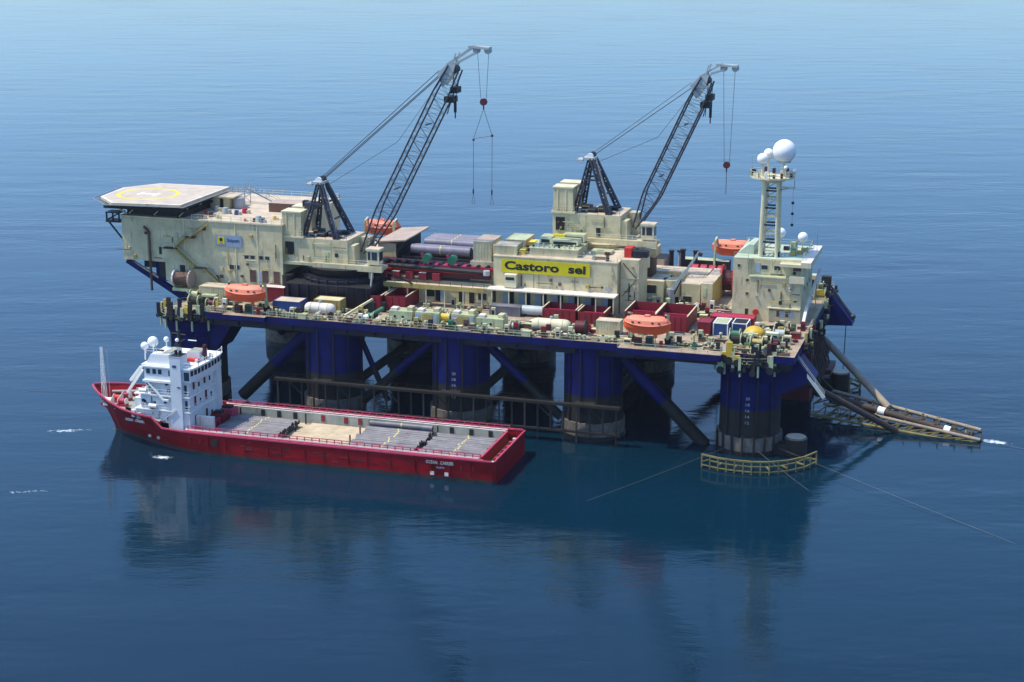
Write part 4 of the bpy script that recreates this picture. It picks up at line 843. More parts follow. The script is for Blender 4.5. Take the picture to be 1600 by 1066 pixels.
for k, (x, y, s_, c_, lb_) in enumerate(((-117, -3, 1.2, 'grime', 'dark drum winch on the near left corner platform, outer one'), (-113, -3.4, 1.0, 'maroon', 'maroon drum winch just right of the left corner platform'), (-120, 3, 1.0, 'green_beige', 'green drum winch beside the red brown cable drum'),
        (-3.2, -1.2, 1.25, 'grime', 'dark drum winch on the near right corner, left one'), (1.2, -3, 1.25, 'ochre', 'ochre drum winch at the outer edge of the near right corner'), (4.8, -1, 1.2, 'dark', 'black drum winch nearest the white gangway'), (4.2, 5.5, 1.2, 'pale_steel', 'pale drum winch in front of the control house doors'),
        (-4.0, 3.0, 1.1, 'green', 'green drum winch left of the yellow dome'), (-77.5, -3.2, .9, 'green', 'green drum winch left of the leftmost winch house'), (-46.8, -3.2, 1.0, 'pale_steel', 'pale drum winch left of the long cream tank'),
        (6.2, 47, 1.3, 'ochre', 'ochre drum winch on the far right corner'), (2.2, 51, 1.3, 'green_beige', 'green drum winch on the far right corner, outer one'), (7.4, 42, 1.2, 'gear_yellow', 'yellow drum winch beside the white escape chute'))):
    winch(lb_, x, y, s_, c_)
# casing blocks of the corner winches
for (x, y, a, b, h, m_, lb_) in ((-2.2, 1.6, 2.0, 1.4, 1.9, 'green_beige', 'pale green louvred casing left of centre on the near right corner'), (2.2, 1.8, 2.4, 1.4, 2.2, 'cap_white', 'white topped casing in the middle of the near right corner'), (5.6, 2.2, 1.4, 1.2, 1.7, 'beige', 'small beige casing near the white gangway'),
        (3.6, 44.2, 3.0, 2.0, 4.5, 'beige', 'tall beige casing on the far right corner'), (6.6, 50.2, 2.0, 1.6, 3.0, 'grime', 'dark tall casing at the far right corner edge'), (-116.6, -.8, 3.2, 1.6, 2.0, 'green_beige', 'green beige casing on the left corner platform')):
    t = T('winch_casing', lb_, 'casing', (x, y, D), 'machine casings on the corner platforms'); mb = MB(); mb.box(x, x+a, y, y+b, D+.006, D+h, m_ if m_ != 'cap_white' else 'green_beige', 'cap_white' if m_ == 'cap_white' else m_); mb.build('body', t)
    mb = MB(); mb.box(x+.2, x+a-.2, y-.05, y-.004, D+h*.35, D+h*.8, 'dark'); mb.build('louvre', t)
# small knuckle crane with a raised grey boom
t = T('small_boom_crane', 'small grey boom crane leaning right in front of the beige modules', 'crane', (-21.8, 27, D)); mb = MB(); mb.cyl((-21.8,27,D),(-21.8,27,D+3.6),.9,n=14,m='steel'); mb.build('post', t, smooth=True)
mb = MB(); mb.bar((-21.6,27,D+3.4),(-18.6,27.3,D+7.8),.75,'pale_steel'); mb.bar((-18.7,27.3,D+7.6),(-16.2,27.5,D+11.6),.5,'pale_steel'); mb.bar((-21,26.6,D+2.6),(-19.4,27,D+6.2),.25,'dark'); mb.build('boom', t); mb = MB(); mb.cyl((-16.2,27.2,D+11.4),(-15.4,27.2,D+11.2),.4,n=8,m='dark'); mb.build('sheave', t)
t = T('small_boom_crane', 'low brown and green davit boom between the left crane tub and the winch houses', 'crane', (-80, -1, D)); mb = MB(); mb.bar((-83,-3.4,D+.6),(-78.8,1.5,D+3.2),.4,'beige_clean'); mb.build('boom', t); mb = MB(); mb.box(-79.6,-78.2,.8,2.0,D,D+2.6,'dark'); mb.build('post', t)
t = T('small_boom_crane', 'green valve skid with hose left of the leftmost winch house', 'skid', (-76, -3, D)); mb = MB(); mb.cyl((-77.8,-4.6,D+.8),(-75.4,-1.4,D+2.2),.45,n=10,m='green'); mb.cyl((-78.6,-5,D+.7),(-77.6,-4.2,D+1.0),.6,n=10,m='white'); mb.build('hose', t); mb = MB(); mb.box(-78,-75,-5,-3.6,D,D+.5,'green_beige'); mb.build('frame', t)

# ------------------------------------------------------------------ beige process modules between the house and the control house
def module(label, x0, x1, y0, y1, h, m='beige', top='roof', side=None):
    t = T('equipment_module', label, 'module', ((x0+x1)/2, (y0+y1)/2, D), 'beige equipment modules on the aft deck')
    mb = MB(); mb.box(x0, x1, y0, y1, D+.004, D+h, m, top)
    if side: mb.box(x1+.003, x1+.05, y0+.05, y1-.05, D+.1, D+h-.1, side)
    mb.build('body', t); return t
t = module('beige module with dark window opening left of the small grey crane', -28.4, -23.4, 27, 34, 5.0); wins(t, (-27.6,), D+2.4, 27, 2.6, 1.7, 'dark', 'opening'); wins(t, (-27.4,), D+.4, 27, 2.0, 1.2, 'green_beige', 'hatch')
mb = MB(); mb.cyl((-22.2,30,D+1.5),(-22.2,30,D+5.0),1.9,n=20,m='beige'); t = T('round_tank', 'round beige tank between the two beige modules', 'tank', (-22.2,30,D)); mb.build('vessel', t, smooth=True); mb = MB(); mb.cyl((-22.2,30,D),(-22.2,30,D+1.5),1.4,n=12,m='dark'); mb.build('skirt', t)
t = module('beige module behind the small grey crane with dark hatch', -20.0, -16.0, 29, 38, 4.4); wins(t, (-19.6,), D+.5, 29, 1.8, 1.2, 'dark', 'opening')
t = module('long beige module with ochre right side beside the bare deck', -15.4, -13.0, 27, 42, 5.2, 'beige', 'roof', 'ochre'); wins(t, (-14.9,), D+2.4, 27, .6, 1.8, 'green_beige', 'hatch')
t = module('low beige module with open frame top behind the small crane', -28.6, -16.2, 38.5, 44, 4.6); mb = MB(); mb.rail([(-28.5,38.6,D+4.6),(-16.4,38.6,D+4.6)], m='cap_white', h=.8); mb.box(-27.5,-24,38.3,38.49,D+2.2,D+3.8,'dark'); mb.build('railing', t)
t = module('square dark beige tank house right of the stair tower', -30.5, -27.0, 44, 50, 6.0, 'roof_pink', 'grime')
for k, (x, y, h, m_) in enumerate(((-26.2,48,7.0,'dark'),(-23.6,48,7.4,'navy'),(-21.2,50,6.8,'dark'),(-24.8,50,6.6,'pale_steel'))):
    t = T('exhaust_stack', f'{["thin black","thick dark blue","short black","pale grey"][k]} exhaust stack on the far side behind the beige modules', 'exhaust stack', (x,y,D)); mb = MB(); mb.cyl((x,y,D),(x,y,D+h),.5 if k != 3 else .3,n=10,m=m_); mb.build('pipe', t, smooth=True); mb = MB(); mb.cyl((x,y,D+h),(x,y,D+h+.3),.65,n=10,m='dark'); mb.build('cap', t)
t = T('cable_reel', 'big bright red wheel standing left of the control house', 'reel', (-10.5, 40, D)); mb = MB(); mb.cyl((-10.8,40,D+3.2),(-10.4,40,D+3.2),3.4,n=30,m='signal_red'); mb.cyl((-13.4,40,D+3.2),(-13.0,40,D+3.2),3.4,n=30,m='signal_red'); mb.build('flange', t); mb = MB(); mb.cyl((-13,40,D+3.2),(-10.8,40,D+3.2),2.2,n=20,m='maroon'); mb.build('core', t)
for k in range(4):
    x = -20.3 + k*1.9; t = T('red_drum', f'magenta red drum, number {k+1} from the left in the row behind the beige modules', 'drum', (x, 45.5, D+2.6), 'row of magenta red drums'); t['label'] = ['magenta red drum at the left end of the row behind the beige modules','magenta red drum second from left in the row behind the beige modules','magenta red drum second from right in the row behind the beige modules','magenta red drum at the right end of the row, beside the big red wheel'][k]
    mb = MB(); mb.cyl((x-.7,45.5,D+3.9),(x+.7,45.5,D+3.9),1.15,n=16,m='magenta_red'); mb.build('drum', t); mb = MB(); mb.box(x-.5,x+.5,44.9,46.1,D+2.4,D+2.85,'dark'); mb.build('stand', t)
mb = MB(); mb.box(-22, -13, 44.5, 50, D+.005, D+2.397, 'grime', 'roof_pink'); mb.build('deck_house', rig)

# ------------------------------------------------------------------ red pipe handling line and stored pipes, centre left
t = T('pipe_conveyor', 'long dark red pipe handling line above the raised walkway', 'conveyor', (-70, 17, 25.2)); mb = MB()
mb.box(-83, -58, 15.6, 16.4, 26.0, 28.0, 'maroon'); mb.box(-83, -58, 19.0, 19.8, 26.0, 28.4, 'maroon'); mb.box(-74, -57.6, 16.403, 18.997, 27.6, 28.3, 'magenta_red'); mb.box(-83,-58,15.3,15.597,27.0,27.35,'signal_red'); mb.build('frame', t)
for k in range(12):
    mb = MB(); x = -82 + k*2.1; mb.cyl((x, 16.5, 28.3), (x, 18.9, 28.3), .42, n=10, m='dark'); mb.build('roller', t)
for k in range(5): mb = MB(); x = -81.5 + k*3.0; mb.box(x-.8, x+.8, 14.2, 15.5, 25.3, 26.9, 'container_red', 'cap_white' if k in (1,3) else 'magenta_red'); mb.build('drive_box', t)
for x in (-72.5, -66.8): mb = MB(); mb.bar((x,16.4,28.3),(x-.8,16.4,30.6),.5,'magenta_red'); mb.cyl((x+.3,15.8,29.6),(x+.3,17.4,29.6),.95,n=14,m='green'); mb.build('lifting_arm', t)
mb = MB(); mb.cyl((-80, 15.0, 28.0), (-58.2, 15.0, 27.6), .5, n=10, m='dark'); mb.cyl((-58.4,14.6,27.2),(-58.4,14.6,28.2),.7,n=10,m='pale_steel'); mb.build('pipe_run', t)
t2 = T('red_machinery', 'tangle of dark red rollers left of the conveyor below the left crane boom', 'machinery', (-84, 22, D)); mb = MB()
for k in range(14): x = -88 + random.uniform(0,10); y = 18 + random.uniform(0,8); q = random.uniform(.5,1.2); mb.box(x-q, x+q, y-q, y+q, D+4.7, D+5.4+q, random.choice(['maroon','container_red','dark','red_steel','pale_steel']))
mb.build('rollers', t2); mb = MB(); mb.box(-89, -77.5, 17.5, 27, D+.006, D+4.697, 'grime', 'maroon'); mb.build('base', t2)
# stored line pipes at the back: each pipe on its own
def bigpipe(label, x0, x1, y, z, r_, grp):
    t = T('stored_pipe', label, 'pipe', ((x0+x1)/2, y, z), grp); mb = MB(); mb.cyl((x0,y,z),(x1,y,z),r_,n=20,m='pipe_far',caps=False); mb.cyl((x1,y,z),(x0,y,z),r_*.9,n=20,m='dark',caps=True); mb.build('pipe_body', t, smooth=True)
    mb = MB(); xm = (x0+x1)/2; mb.cyl((xm-.12,y,z),(xm+.12,y,z),r_+.03,n=20,m='band_yellow',caps=False); mb.build('painted_band', t, smooth=True); return t
bigpipe('large grey pipe lying in front, nearest of the stored pipes behind the conveyor', -80.0, -66.4, 28.5, 28.8, 1.05, 'stored pipes behind the conveyor')
bigpipe('large grey pipe lying just behind the nearest stored pipe', -80.2, -66.6, 31, 28.4, 1.05, 'stored pipes behind the conveyor')
for k in range(4): bigpipe(['grey pipe in the top layer at the back, first','grey pipe in the top layer at the back, second','grey pipe in the top layer at the back, third','grey pipe in the top layer at the back, farthest'][k] + ' from the camera', -79.2, -66.4, 35.0 + k*1.9, 29.0, .95, 'stored pipes behind the conveyor')
mb = MB(); mb.box(-82, -65, 27, 43, D+.006, 27.3, 'navy', 'dark')
for x in (-80.5, -66): mb.box(x, x+.4, 27.3, 42.6, 27.303, 28.2, 'dark')
mb.build('pipe_rack', rig)
t = T('lean_to_shed', 'beige shed with sloping overhanging roof at the left end of the stored pipes', 'shed', (-85, 29, D)); mb = MB(); mb.box(-87.4, -83.2, 27.0, 42.0, D+.006, 30.0, 'beige'); mb.build('wall', t)
mb = MB(); mb.yprism([(-87.6,30.003),(-80.8,30.7),(-80.8,31.0),(-87.6,30.35)], 26.6, 42.5, 'roof_pink'); mb.box(-83,-82.8,27,42,26,30.0,'dark'); mb.bar((-83,27,28),(-81,27,30.6),.3,'dark'); mb.build('roof', t)
mb = MB(); mb.box(-96, -87.6, 34, 46, D+.006, 26.0, 'beige', 'roof'); mb.box(-96,-87.6,30,33.9,D+.006,23.6,'maroon'); mb.build('deck_house', rig)
# rooftop cabins at the left end of the equipment house
container('cabin', 'beige cabin with pink roof, leftmost of three beside the stored pipes', 'cabin', -62.4, -58.6, 18.4, 25.5, 29.3, 4.2, 'beige', 'roof_pink')
container('cabin', 'beige cabin with pale roof on the left end of the name board house', 'cabin', -57.2, -52.4, 16, 20.5, 31.56, 1.9, 'beige', 'roof')
container('cabin', 'pale green roofed cabin behind the other two rooftop cabins', 'cabin', -56.4, -52.2, 22, 28.5, 31.56, 2.0, 'beige', 'green_beige')
mb = MB(); mb.box(-63, -57.8, 17.6, 28, D+.007, 29.3, 'beige', 'roof_pink'); mb.build('deck_house', rig)
for (x, y, h_, lb_) in ((-51.4, 18.2, 1.0, 'small amber box beside the pale roofed rooftop cabin'), (-50.9, 23.5, 1.6, 'larger amber box behind the rooftop cabins')):
    t = T('amber_box', lb_, 'box', (x,y,31.55)); mb = MB(); mb.box(x-.6,x+.6,y-1.2,y+1.2,31.56,31.56+h_,'gear_yellow'); mb.build('body', t); mb = MB(); mb.box(x-.65,x+.65,y-1.25,y+1.25,31.563+h_,31.65+h_,'yellow'); mb.build('lid', t)

# ------------------------------------------------------------------ small fittings that crowd the near deck edge
def fit(name, kind, x, y):
    mb = MB(); c1 = random.choice(['green_beige','beige','beige_clean','grime','grime','dark','dark','green','rail_beige','ochre','maroon','deck_paint','brown','green_beige','container_red','cap_white'])
    h = random.uniform(.5, 1.5); a = random.uniform(.25, .8); z = D + .008
    if kind == 'vent': mb.cyl((x,y,z),(x,y,z+h),.18,n=8,m=c1); mb.cyl((x,y,z+h),(x,y,z+h+.3),.38,.3,n=10,m='green_beige')
    elif kind == 'bollard':
        for q in (-.45,.45): mb.cyl((x+q,y,z),(x+q,y,z+.8),.24,n=10,m='green_beige'); mb.cyl((x+q,y,z+.8),(x+q,y,z+.92),.32,n=10,m='green_beige')
        mb.box(x-.9,x+.9,y-.3,y+.3,z,z+.08,'grime')
    elif kind == 'valve_box': mb.box(x-a,x+a,y-a*.6,y+a*.6,z,z+h,c1); mb.box(x-a*.5,x+a*.5,y-a*.4,y+a*.4,z+h+.002,z+h+.2,random.choice(['dark','cap_white','green_beige']))
    elif kind == 'pipe_run': L = random.uniform(1.5,4); mb.cyl((x-L/2,y,z+.5),(x+L/2,y,z+.5),.14,n=6,m=c1); mb.cyl((x-L/2,y,z),(x-L/2,y,z+.5),.14,n=6,m=c1); mb.cyl((x+L/2,y,z),(x+L/2,y,z+.5),.14,n=6,m=c1)
    elif kind == 'hose_coil':
        for q in (0, .16, .32): mb.cyl((x,y,z+q),(x,y,z+q+.13),.55-.05*q,n=12,m=random.choice(['dark','ochre','maroon']))
    elif kind == 'crate':
        mb.box(x-a*1.2,x+a*1.2,y-a,y+a,z,z+a*1.3,random.choice(['ochre','container_red','steel','beige','grime','brown'])); mb.box(x-a*1.25,x+a*1.25,y-a*1.05,y+a*1.05,z+a*1.303,z+a*1.4,c1)
    elif kind == 'cabinet': mb.box(x-.45,x+.45,y-.35,y+.35,z,z+1.5+h*.5,c1); mb.box(x-.3,x+.3,y-.39,y-.353,z+.4,z+1.4,'dark')
    elif kind == 'pipe_bundle':
        L = random.uniform(2,5)
        for q in range(5): mb.cyl((x-L/2,y+.26*q,z+.14+(.2 if q%2 else 0)),(x+L/2,y+.26*q,z+.14+(.2 if q%2 else 0)),.12,n=6,m=random.choice(['steel','brown','maroon','rail_beige','dark']))
    return mb.build(name, rig)
kinds = ['vent','bollard','valve_box','pipe_run','hose_coil','crate','cabinet','pipe_bundle']
cnt = dict.fromkeys(kinds, 0)
for k in range(760):
    x = random.uniform(-113, 6)
    y = random.choice([random.uniform(-6.1, -4.3), random.uniform(-6.1, -4.3), random.uniform(-4, 6)])
    if (-109 < x < -99 or -25 < x < -14) and y < -3: continue
    if k % 4 == 0: y = random.uniform(0, 14)
    if k % 9 == 0: x = random.uniform(-4, 8); y = random.uniform(-5, 16)
    if any(a < x < b and c < y < d for a, b, c, d in ((-99.6,-93,-3,2),(-119,-112,2,7),(-92,-85,-3.6,3.8),(-107,-99.8,4.5,30),(-101,-80.5,3.5,30),(-84,-73,4,15),(-74,-47.5,-4.4,1),(-56,-43.5,7.5,11),(-44.5,-30.8,6,13),(-43.5,-36,-3.2,0),(-31.2,-25.8,-1,2.4),(-27.4,-13.6,5,17),(-12,-1.8,4,16),(-36,-32,-3,0),(-3,2,2.6,7.4),(-13.5,-8,10,40))): continue
    kd = random.choice(kinds)
    if cnt[kd] < 80: cnt[kd] += 1; fit(kd, kd, x, y)
for k in range(90):
    x = random.uniform(-30, -8); y = random.uniform(17.5, 27); kd = random.choice(kinds)
    if cnt[kd] < 96: cnt[kd] += 1; fit(kd, kd, x, y)
for k in range(60):
    x = random.uniform(-100, 6); y = random.uniform(46, 53)
    kd = random.choice(kinds)
    if cnt[kd] < 98: cnt[kd] += 1; fit(kd, kd, x, y)

# ------------------------------------------------------------------ stinger
t = T('stinger_ramp', 'low pipe laying ramp of pale tubes and yellow trusses slanting into the sea', 'stinger', (10, 26, 2))
mb = MB(); N1, F1, TN, TF = Vector((9.5,22.6,3.0)), Vector((12.5,30.8,3.6)), Vector((43.1,15.9,.4)), Vector((43.1,18.9,1.2))
for a, b, r_ in ((N1+Vector((2,0,.2)), TN+Vector((0,0,.1)), .34), (F1, TF+Vector((0,.6,.2)), .4), (F1+Vector((0,-1.6,.5)), TF+Vector((0,-.6,.6)), .36)): mb.cyl(a, b, r_, n=12, m='stinger_pipe')
for k in range(12):
    s_ = k/11; a = N1.lerp(TN, s_); b = F1.lerp(TF, s_); mb.bar(a, b, .3, 'stinger_brown' if k % 2 else 'frame_yellow')
    if k < 11: mb.bar(a, F1.lerp(TF, (k+1)/11), .2, 'stinger_brown')
mb.build('top_tubes', t, smooth=True)
mb = MB(); dz = Vector((0,-.6,-2.2))
for a, b in ((N1+dz, TN+Vector((-3,0,-.8))), (F1+Vector((0,0,-2.4)), TF+Vector((-3,0,-1.0)))): mb.cyl(a, b, .28, n=8, m='frame_yellow')
for k in range(14):
    s_ = k/13; a = N1.lerp(TN, s_); c_ = (N1+dz).lerp(TN+Vector((-3,0,-.8)), s_); mb.bar(a, c_, .24, 'frame_yellow'); 
    if k < 13: mb.bar(c_, N1.lerp(TN, (k+1)/13), .18, 'frame_yellow')
    mb.bar(c_, (F1+Vector((0,0,-2.4))).lerp(TF+Vector((-3,0,-1.0)), s_), .18, 'stinger_brown')
mb.build('truss', t)
for k in range(9): mb = MB(); s_ = .1 + k/9.5; a = N1.lerp(TN, s_).lerp(F1.lerp(TF, s_), .5); mb.box(a.x-.5,a.x+.5,a.y-1.2,a.y+1.2,a.z-.3,a.z+.7,'stinger_brown'); mb.bar(a+Vector((0,-1.2,0)), a+Vector((.4,-1.2,1.6)), .2, 'frame_yellow'); mb.bar(a+Vector((0,1.2,0)), a+Vector((.4,1.2,1.6)), .2, 'frame_yellow'); mb.build('roller_box', t)
for k in range(16):
    mb = MB(); s_ = random.uniform(.02, .8); a = N1.lerp(TN, s_).lerp(F1.lerp(TF, s_), random.random()); b = a + Vector((random.uniform(.6, 2.6), random.uniform(-1.5, 1.5), random.uniform(-1.2, 1.2)))
    mb.bar(a, b, random.uniform(.18, .4), random.choice(['stinger_brown', 'stinger_brown', 'stinger_pipe', 'frame_yellow', 'grime'])); mb.build('guide_arm', t)
mb = MB(); mb.bar((6.5, 9, 12.5), (24, 20.5, 1.6), .3, 'grime'); mb.bar((7, 30, 9), (14, 29, 3), .5, 'grime'); mb.bar((6.5, 20, 8.5), (16, 24, 2.2), .45, 'stinger_brown'); mb.build('guide_arm', t)
mb = MB(); mb.cyl((9.0,40,12.2),(24.6,23.8,3.1),.75,n=14,m='stinger_pipe'); mb.build('strut', t, smooth=True)
mb = MB(); mb.cyl((6.8,4.6,14.2),(26.8,17.6,.2),.62,n=14,m='stinger_brown'); mb.bar((6.8,4.2,14.8),(17,11,7.6),.25,'stinger_pipe'); mb.build('strut', t, smooth=True)
t = T('laid_pipeline', 'dark coated pipeline with white joints resting on the stern ramp and entering the sea', 'pipeline', (25, 22, 3)); mb = MB(); mb.cyl((9,26.6,4.4),(38.5,18.0,.9),.75,n=16,m='stinger_brown'); mb.cyl((38.5,18,.9),(47,15.4,-1.6),.7,n=16,m='dark'); mb.build('pipe_body', t, smooth=True)
for (a, b) in (((22.6,22.65,2.8),(24.0,22.23,2.63)), ((36.0,18.7,1.2),(37.2,18.38,1.05))): mb = MB(); mb.cyl(a, b, .86, n=16, m='white'); mb.build('field_joint', t, smooth=True)
# far corner jib with hanging cable
t = T('stern_jib', 'thin dark jib with a hanging cable at the far stern corner', 'jib', (9, 48, D)); mb = MB(); mb.lattice([(8.6,47.6,21.6),(8.6,48.4,21.6),(8.9,48.4,22.2),(8.9,47.6,22.2)], [(13.2,47.7,15.6),(13.2,48.3,15.6),(13.5,48.3,16.0),(13.5,47.7,16.0)], 6, .13, .08, 'crane_dark'); mb.sphere((14.0,48,15.6),.6,'crane_dark',8,6); mb.build('boom', t)
mb = MB(); mb.path([(12.6,48,14.6),(12.4,48,2.5)], .1, 'crane_dark'); mb.build('cable', t)
mb = MB(); mb.bar((9.3,48,20.2),(12.8,48,15.4),.3,'pale_steel'); mb.build('strut', t)

# mooring lines
for (a, b, lb_) in (((6.5,-4.0,1.6),(66,-49,-.3),'pale mooring wire running right from the near corner column'), ((-3,-5.8,1.6),(-31,-53,-.4),'thin mooring wire running towards the lower left from the near corner column'), ((2.5,-6,1.4),(21,-30,-.4),'short mooring wire running down right below the yellow guard frame'), ((-124,4,3.5),(-168,-13,-.4),'faint mooring wire on the far left beyond the supply vessel'), ((46,15.7,.3),(90,2,-.4),'thin wire trailing right from the tip of the stern ramp')):
    mb = MB(); A_, B_ = Vector(a), Vector(b); pts = [A_.lerp(B_, k/8) - Vector((0,0,0.9*math.sin(math.pi*k/8))) * (0.3 if A_.z < 3 else 1) for k in range(9)]
    mb.path(pts, .025, 'rope'); tag(mb.build('mooring_line', loc=a), lb_, 'mooring line', 'mooring wires')

# ------------------------------------------------------------------ supply vessel
SY = -26.2
ves = T('supply_vessel', 'red hulled supply vessel with white superstructure moored alongside the platform', 'supply ship', (-84, SY, 0))
ST = [ # x, half width top, half width water, z top
 (-40.6, 9.5, 9.0, 4.5), (-41.2, 10.0, 9.5, 4.5), (-60, 10.1, 9.9, 4.4), (-80, 10.1, 9.9, 4.4), (-98, 10.1, 9.7, 4.4), (-104, 10.1, 8.8, 4.5), (-108.0, 10.0, 7.4, 4.7),
 (-110.4, 9.8, 6.4, 6.7), (-114, 9.2, 4.7, 6.8), (-118, 7.9, 3.0, 7.2), (-121.5, 6.2, 1.6, 7.8), (-124.6, 4.1, .55, 8.4), (-127.0, 2.0, .12, 8.8), (-128.4, .25, .05, 9.0)]
def stx(x, zf, wt, ww, zt):
    # the stem rakes: waterline points stay aft of the deck outline
    xw = max(x, -123.6 - (x + 128.4) * 0 if x > -123.6 else -123.6)
    return xw
rings = []
for (x, wt, ww, zt) in ST:
    xw = x if x > -121.5 else -121.5 - (abs(x) - 121.5) * .32
    def L(z, s_): f = max(0, min(1, z / zt)) ** 1.25; return (xw + (x - xw) * f, SY + s_ * (ww + (wt - ww) * f), z)
    zs = (-1.5, .75, zt * .35, zt * .6, zt * .82, zt)
    rings.append([L(z, -1) for z in zs] + [L(z, 1) for z in reversed(zs)])
mb = MB(); nr = len(rings[0]); mts = ['boot'] + ['hull_red'] * 4 + [None] + ['hull_red'] * 4 + ['boot'] + ['boot']
for j in range(len(rings) - 1):
    for i in range(nr):
        if mts[i] is None: continue
        mb.add([rings[j][i], rings[j][(i+1)%nr], rings[j+1][(i+1)%nr], rings[j+1][i]], [(0,1,2,3)], mts[i])
mb.add(rings[0], [tuple(range(nr))], 'hull_red')
hull = mb.build('hull', ves)
mb = MB(); mb.cyl((-119.5, SY, -.35), (-124.6, SY, -.25), 1.1, .35, n=14, m='boot'); mb.build('bulbous_bow', hull, smooth=True)
# decks
mb = MB(); mb.prism([(-108.4, SY-7.2), (-104, SY-8.3), (-99, SY-9.2), (-40.9, SY-9.2), (-40.9, SY+9.2), (-99, SY+9.2), (-104, SY+8.3), (-108.4, SY+7.2)], 2.0, 2.3, 'boot', 'cargo_floor'); mb.build('cargo_deck', ves)
mb = MB()
def hw(x, z):
    for (x0, a0, b0, z0), (x1, a1, b1, z1) in zip(ST, ST[1:]):
        if x1 <= x <= x0:
            t_ = (x0 - x) / (x0 - x1); a = a0+(a1-a0)*t_; b = b0+(b1-b0)*t_; zz = z0+(z1-z0)*t_
            f = min(1, z/zz) ** 1.25; return b + (a-b)*f
    return .1
fp = [(-108.8, 9.7), (-110.4, 9.55), (-114, 8.9), (-118, 7.6), (-121.5, 5.8), (-124.6, 3.7), (-126.8, 1.7), (-127.9, .1)]
fp = [(x, max(.05, hw(x, 5.4) - .35)) for x in (-108.8, -110.4, -114, -117, -119.5, -122, -124, -125.4, -126.2)]
poly = [(x, SY - y) for x, y in fp] + [(x, SY + y) for x, y in reversed(fp)]
poly = list(reversed(poly)); mb.prism(poly, 5.2, 5.9, 'hull_red', 'ship_grey'); mb.build('forecastle_deck', ves)
def side(m_, s_, w_, x0, x1, z0, z1, th, mat, top=None): 
    a = SY + s_*w_; b = SY + s_*(w_ - th); m_.box(x0, x1, min(a,b), max(a,b), z0, z1, mat, top)
mb = MB()
for s_ in (-1, 1):
    for (x0, w0, _, z0), (x1, w1, _, z1) in zip(ST[1:], ST[2:]):
        mb.bar((x0, SY + s_*w0, z0+.05), (x1, SY + s_*w1, z1+.05), .28, 'rail_pink')
mb.bar((-40.7, SY-9.6, 4.55), (-40.7, SY+9.6, 4.55), .3, 'rail_pink'); mb.build('bulwark_cap', hull)
for s_ in (-1, 1):
    mb = MB(); side(mb, s_, 8.55, -103.5, -44, 2.303, 4.55, .35, 'ship_grey', 'cap_white')
    n = 26
    for k in range(n): x = -102.5 + k*2.3; side(mb, s_, 9.9, x, x+.22, 2.303, 4.5, 1.34, 'red_steel')
    side(mb, s_, 9.25, -103.5, -44, 4.62, 4.74, .5, 'cap_white' if s_ < 0 else 'cap_white'); side(mb, s_, 9.7, -103.5, -43, 4.55, 4.66, .35, 'rail_pink')
    cr = mb.build('cargo_rail', ves)
    mb = MB()
    for k in range(40): x = -103 + k*1.52; mb.box(x, x+.16, SY+s_*9.05-.08, SY+s_*9.05+.08, 4.66, 5.45, 'rail_pink')
    for z in (5.0, 5.45): mb.bar((-103, SY+s_*9.05, z), (-43.7, SY+s_*9.05, z), .12, 'rail_pink')
    mb.build('railing', cr)
for x in (-95.5, -92, -88.5, -82.5, -77.6, -74.6, -55.5, -51.5, -47.6): mb = MB(); mb.box(x, x+.8, SY+8.05, SY+8.196, 3.0, 4.3, 'black' if x < -83 or x > -60 else 'container_red'); mb.build('wall_recess', ves)
mb = MB(); mb.box(-44.0, -43.6, SY-8.2, SY+8.2, 2.303, 4.7, 'hull_red', 'rail_pink'); mb.build('stern_barrier', ves)
mb = MB()
for k in range(14): y = SY-8+k*1.2; mb.box(-42.6, -42.0, y, y+.6, 2.303, 3.0+.4*(k%2), random.choice(['cap_white','signal_red','magenta_red','cap_white']))
mb.build('stern_fitting', ves)
mb = MB(); mb.text('OCEAN   CARRIER', (-53.9, SY-10.16, 3.15), (1,0,0), (0,0,1), .62, 5.4, .05, 'pale_steel', .02); mb.text('VALLETTA', (-51.9, SY-10.13, 2.35), (1,0,0), (0,0,1), .32, 1.6, .05, 'door_blue', .01)
for x in (-53.1, -50.3): mb.box(x, x+.75, SY-10.11, SY-10.06, .95, 1.65, 'cap_white')
mb.build('ship_name', hull)
mb = MB(); mb.text('OCEAN   CARRIER', (-116.6, SY-8.62, 5.2), (.97,-.20,0), (0,-.05,1), .5, 4.6, .05, 'door_blue', .02); mb.build('ship_name', hull)
mb = MB(); mb.box(-97.5, -96.3, SY-10.13, SY-10.02, 2.2, 3.5, 'dark'); mb.build('side_door', hull)
for x in (-123.4, -120.5): mb = MB(); mb.sphere((x, SY-3.2-(x+123.4)*.75, 6.4), .35, 'cap_white', 8, 6); mb.build('hawse_pipe', hull)
mb = MB()    # tyre fenders
for x in (-112.4, -110.2): mb.cyl((x, SY-6.9-(x+112.4)*.3, 1.9), (x, SY-7.05-(x+112.4)*.3, 1.85), .35, n=10, m='cap_white')
mb.build('thruster_mark', hull)
for k in range(30):
    mb = MB(); x = random.uniform(-100, -43); z = random.uniform(1.2, 3.8); f = (z/4.4)**1.25; yy = SY - (9.9 + .2*f) - .012; L_ = random.uniform(.5, 2.4)
    mb.box(x, x+L_, yy-.03, yy+.03, z, z+random.uniform(.08, .3), random.choice(['maroon','boot','hull_red','red_steel'])); mb.build('fender_scrape', hull)
for k in range(14):
    mb = MB(); x = -99 + k*4.2; x += random.uniform(-1, 1); mb.box(x, x+.08, SY-10.13, SY-9.9, 1.4, 4.2, 'hull_red'); mb.build('plate_seam', hull)
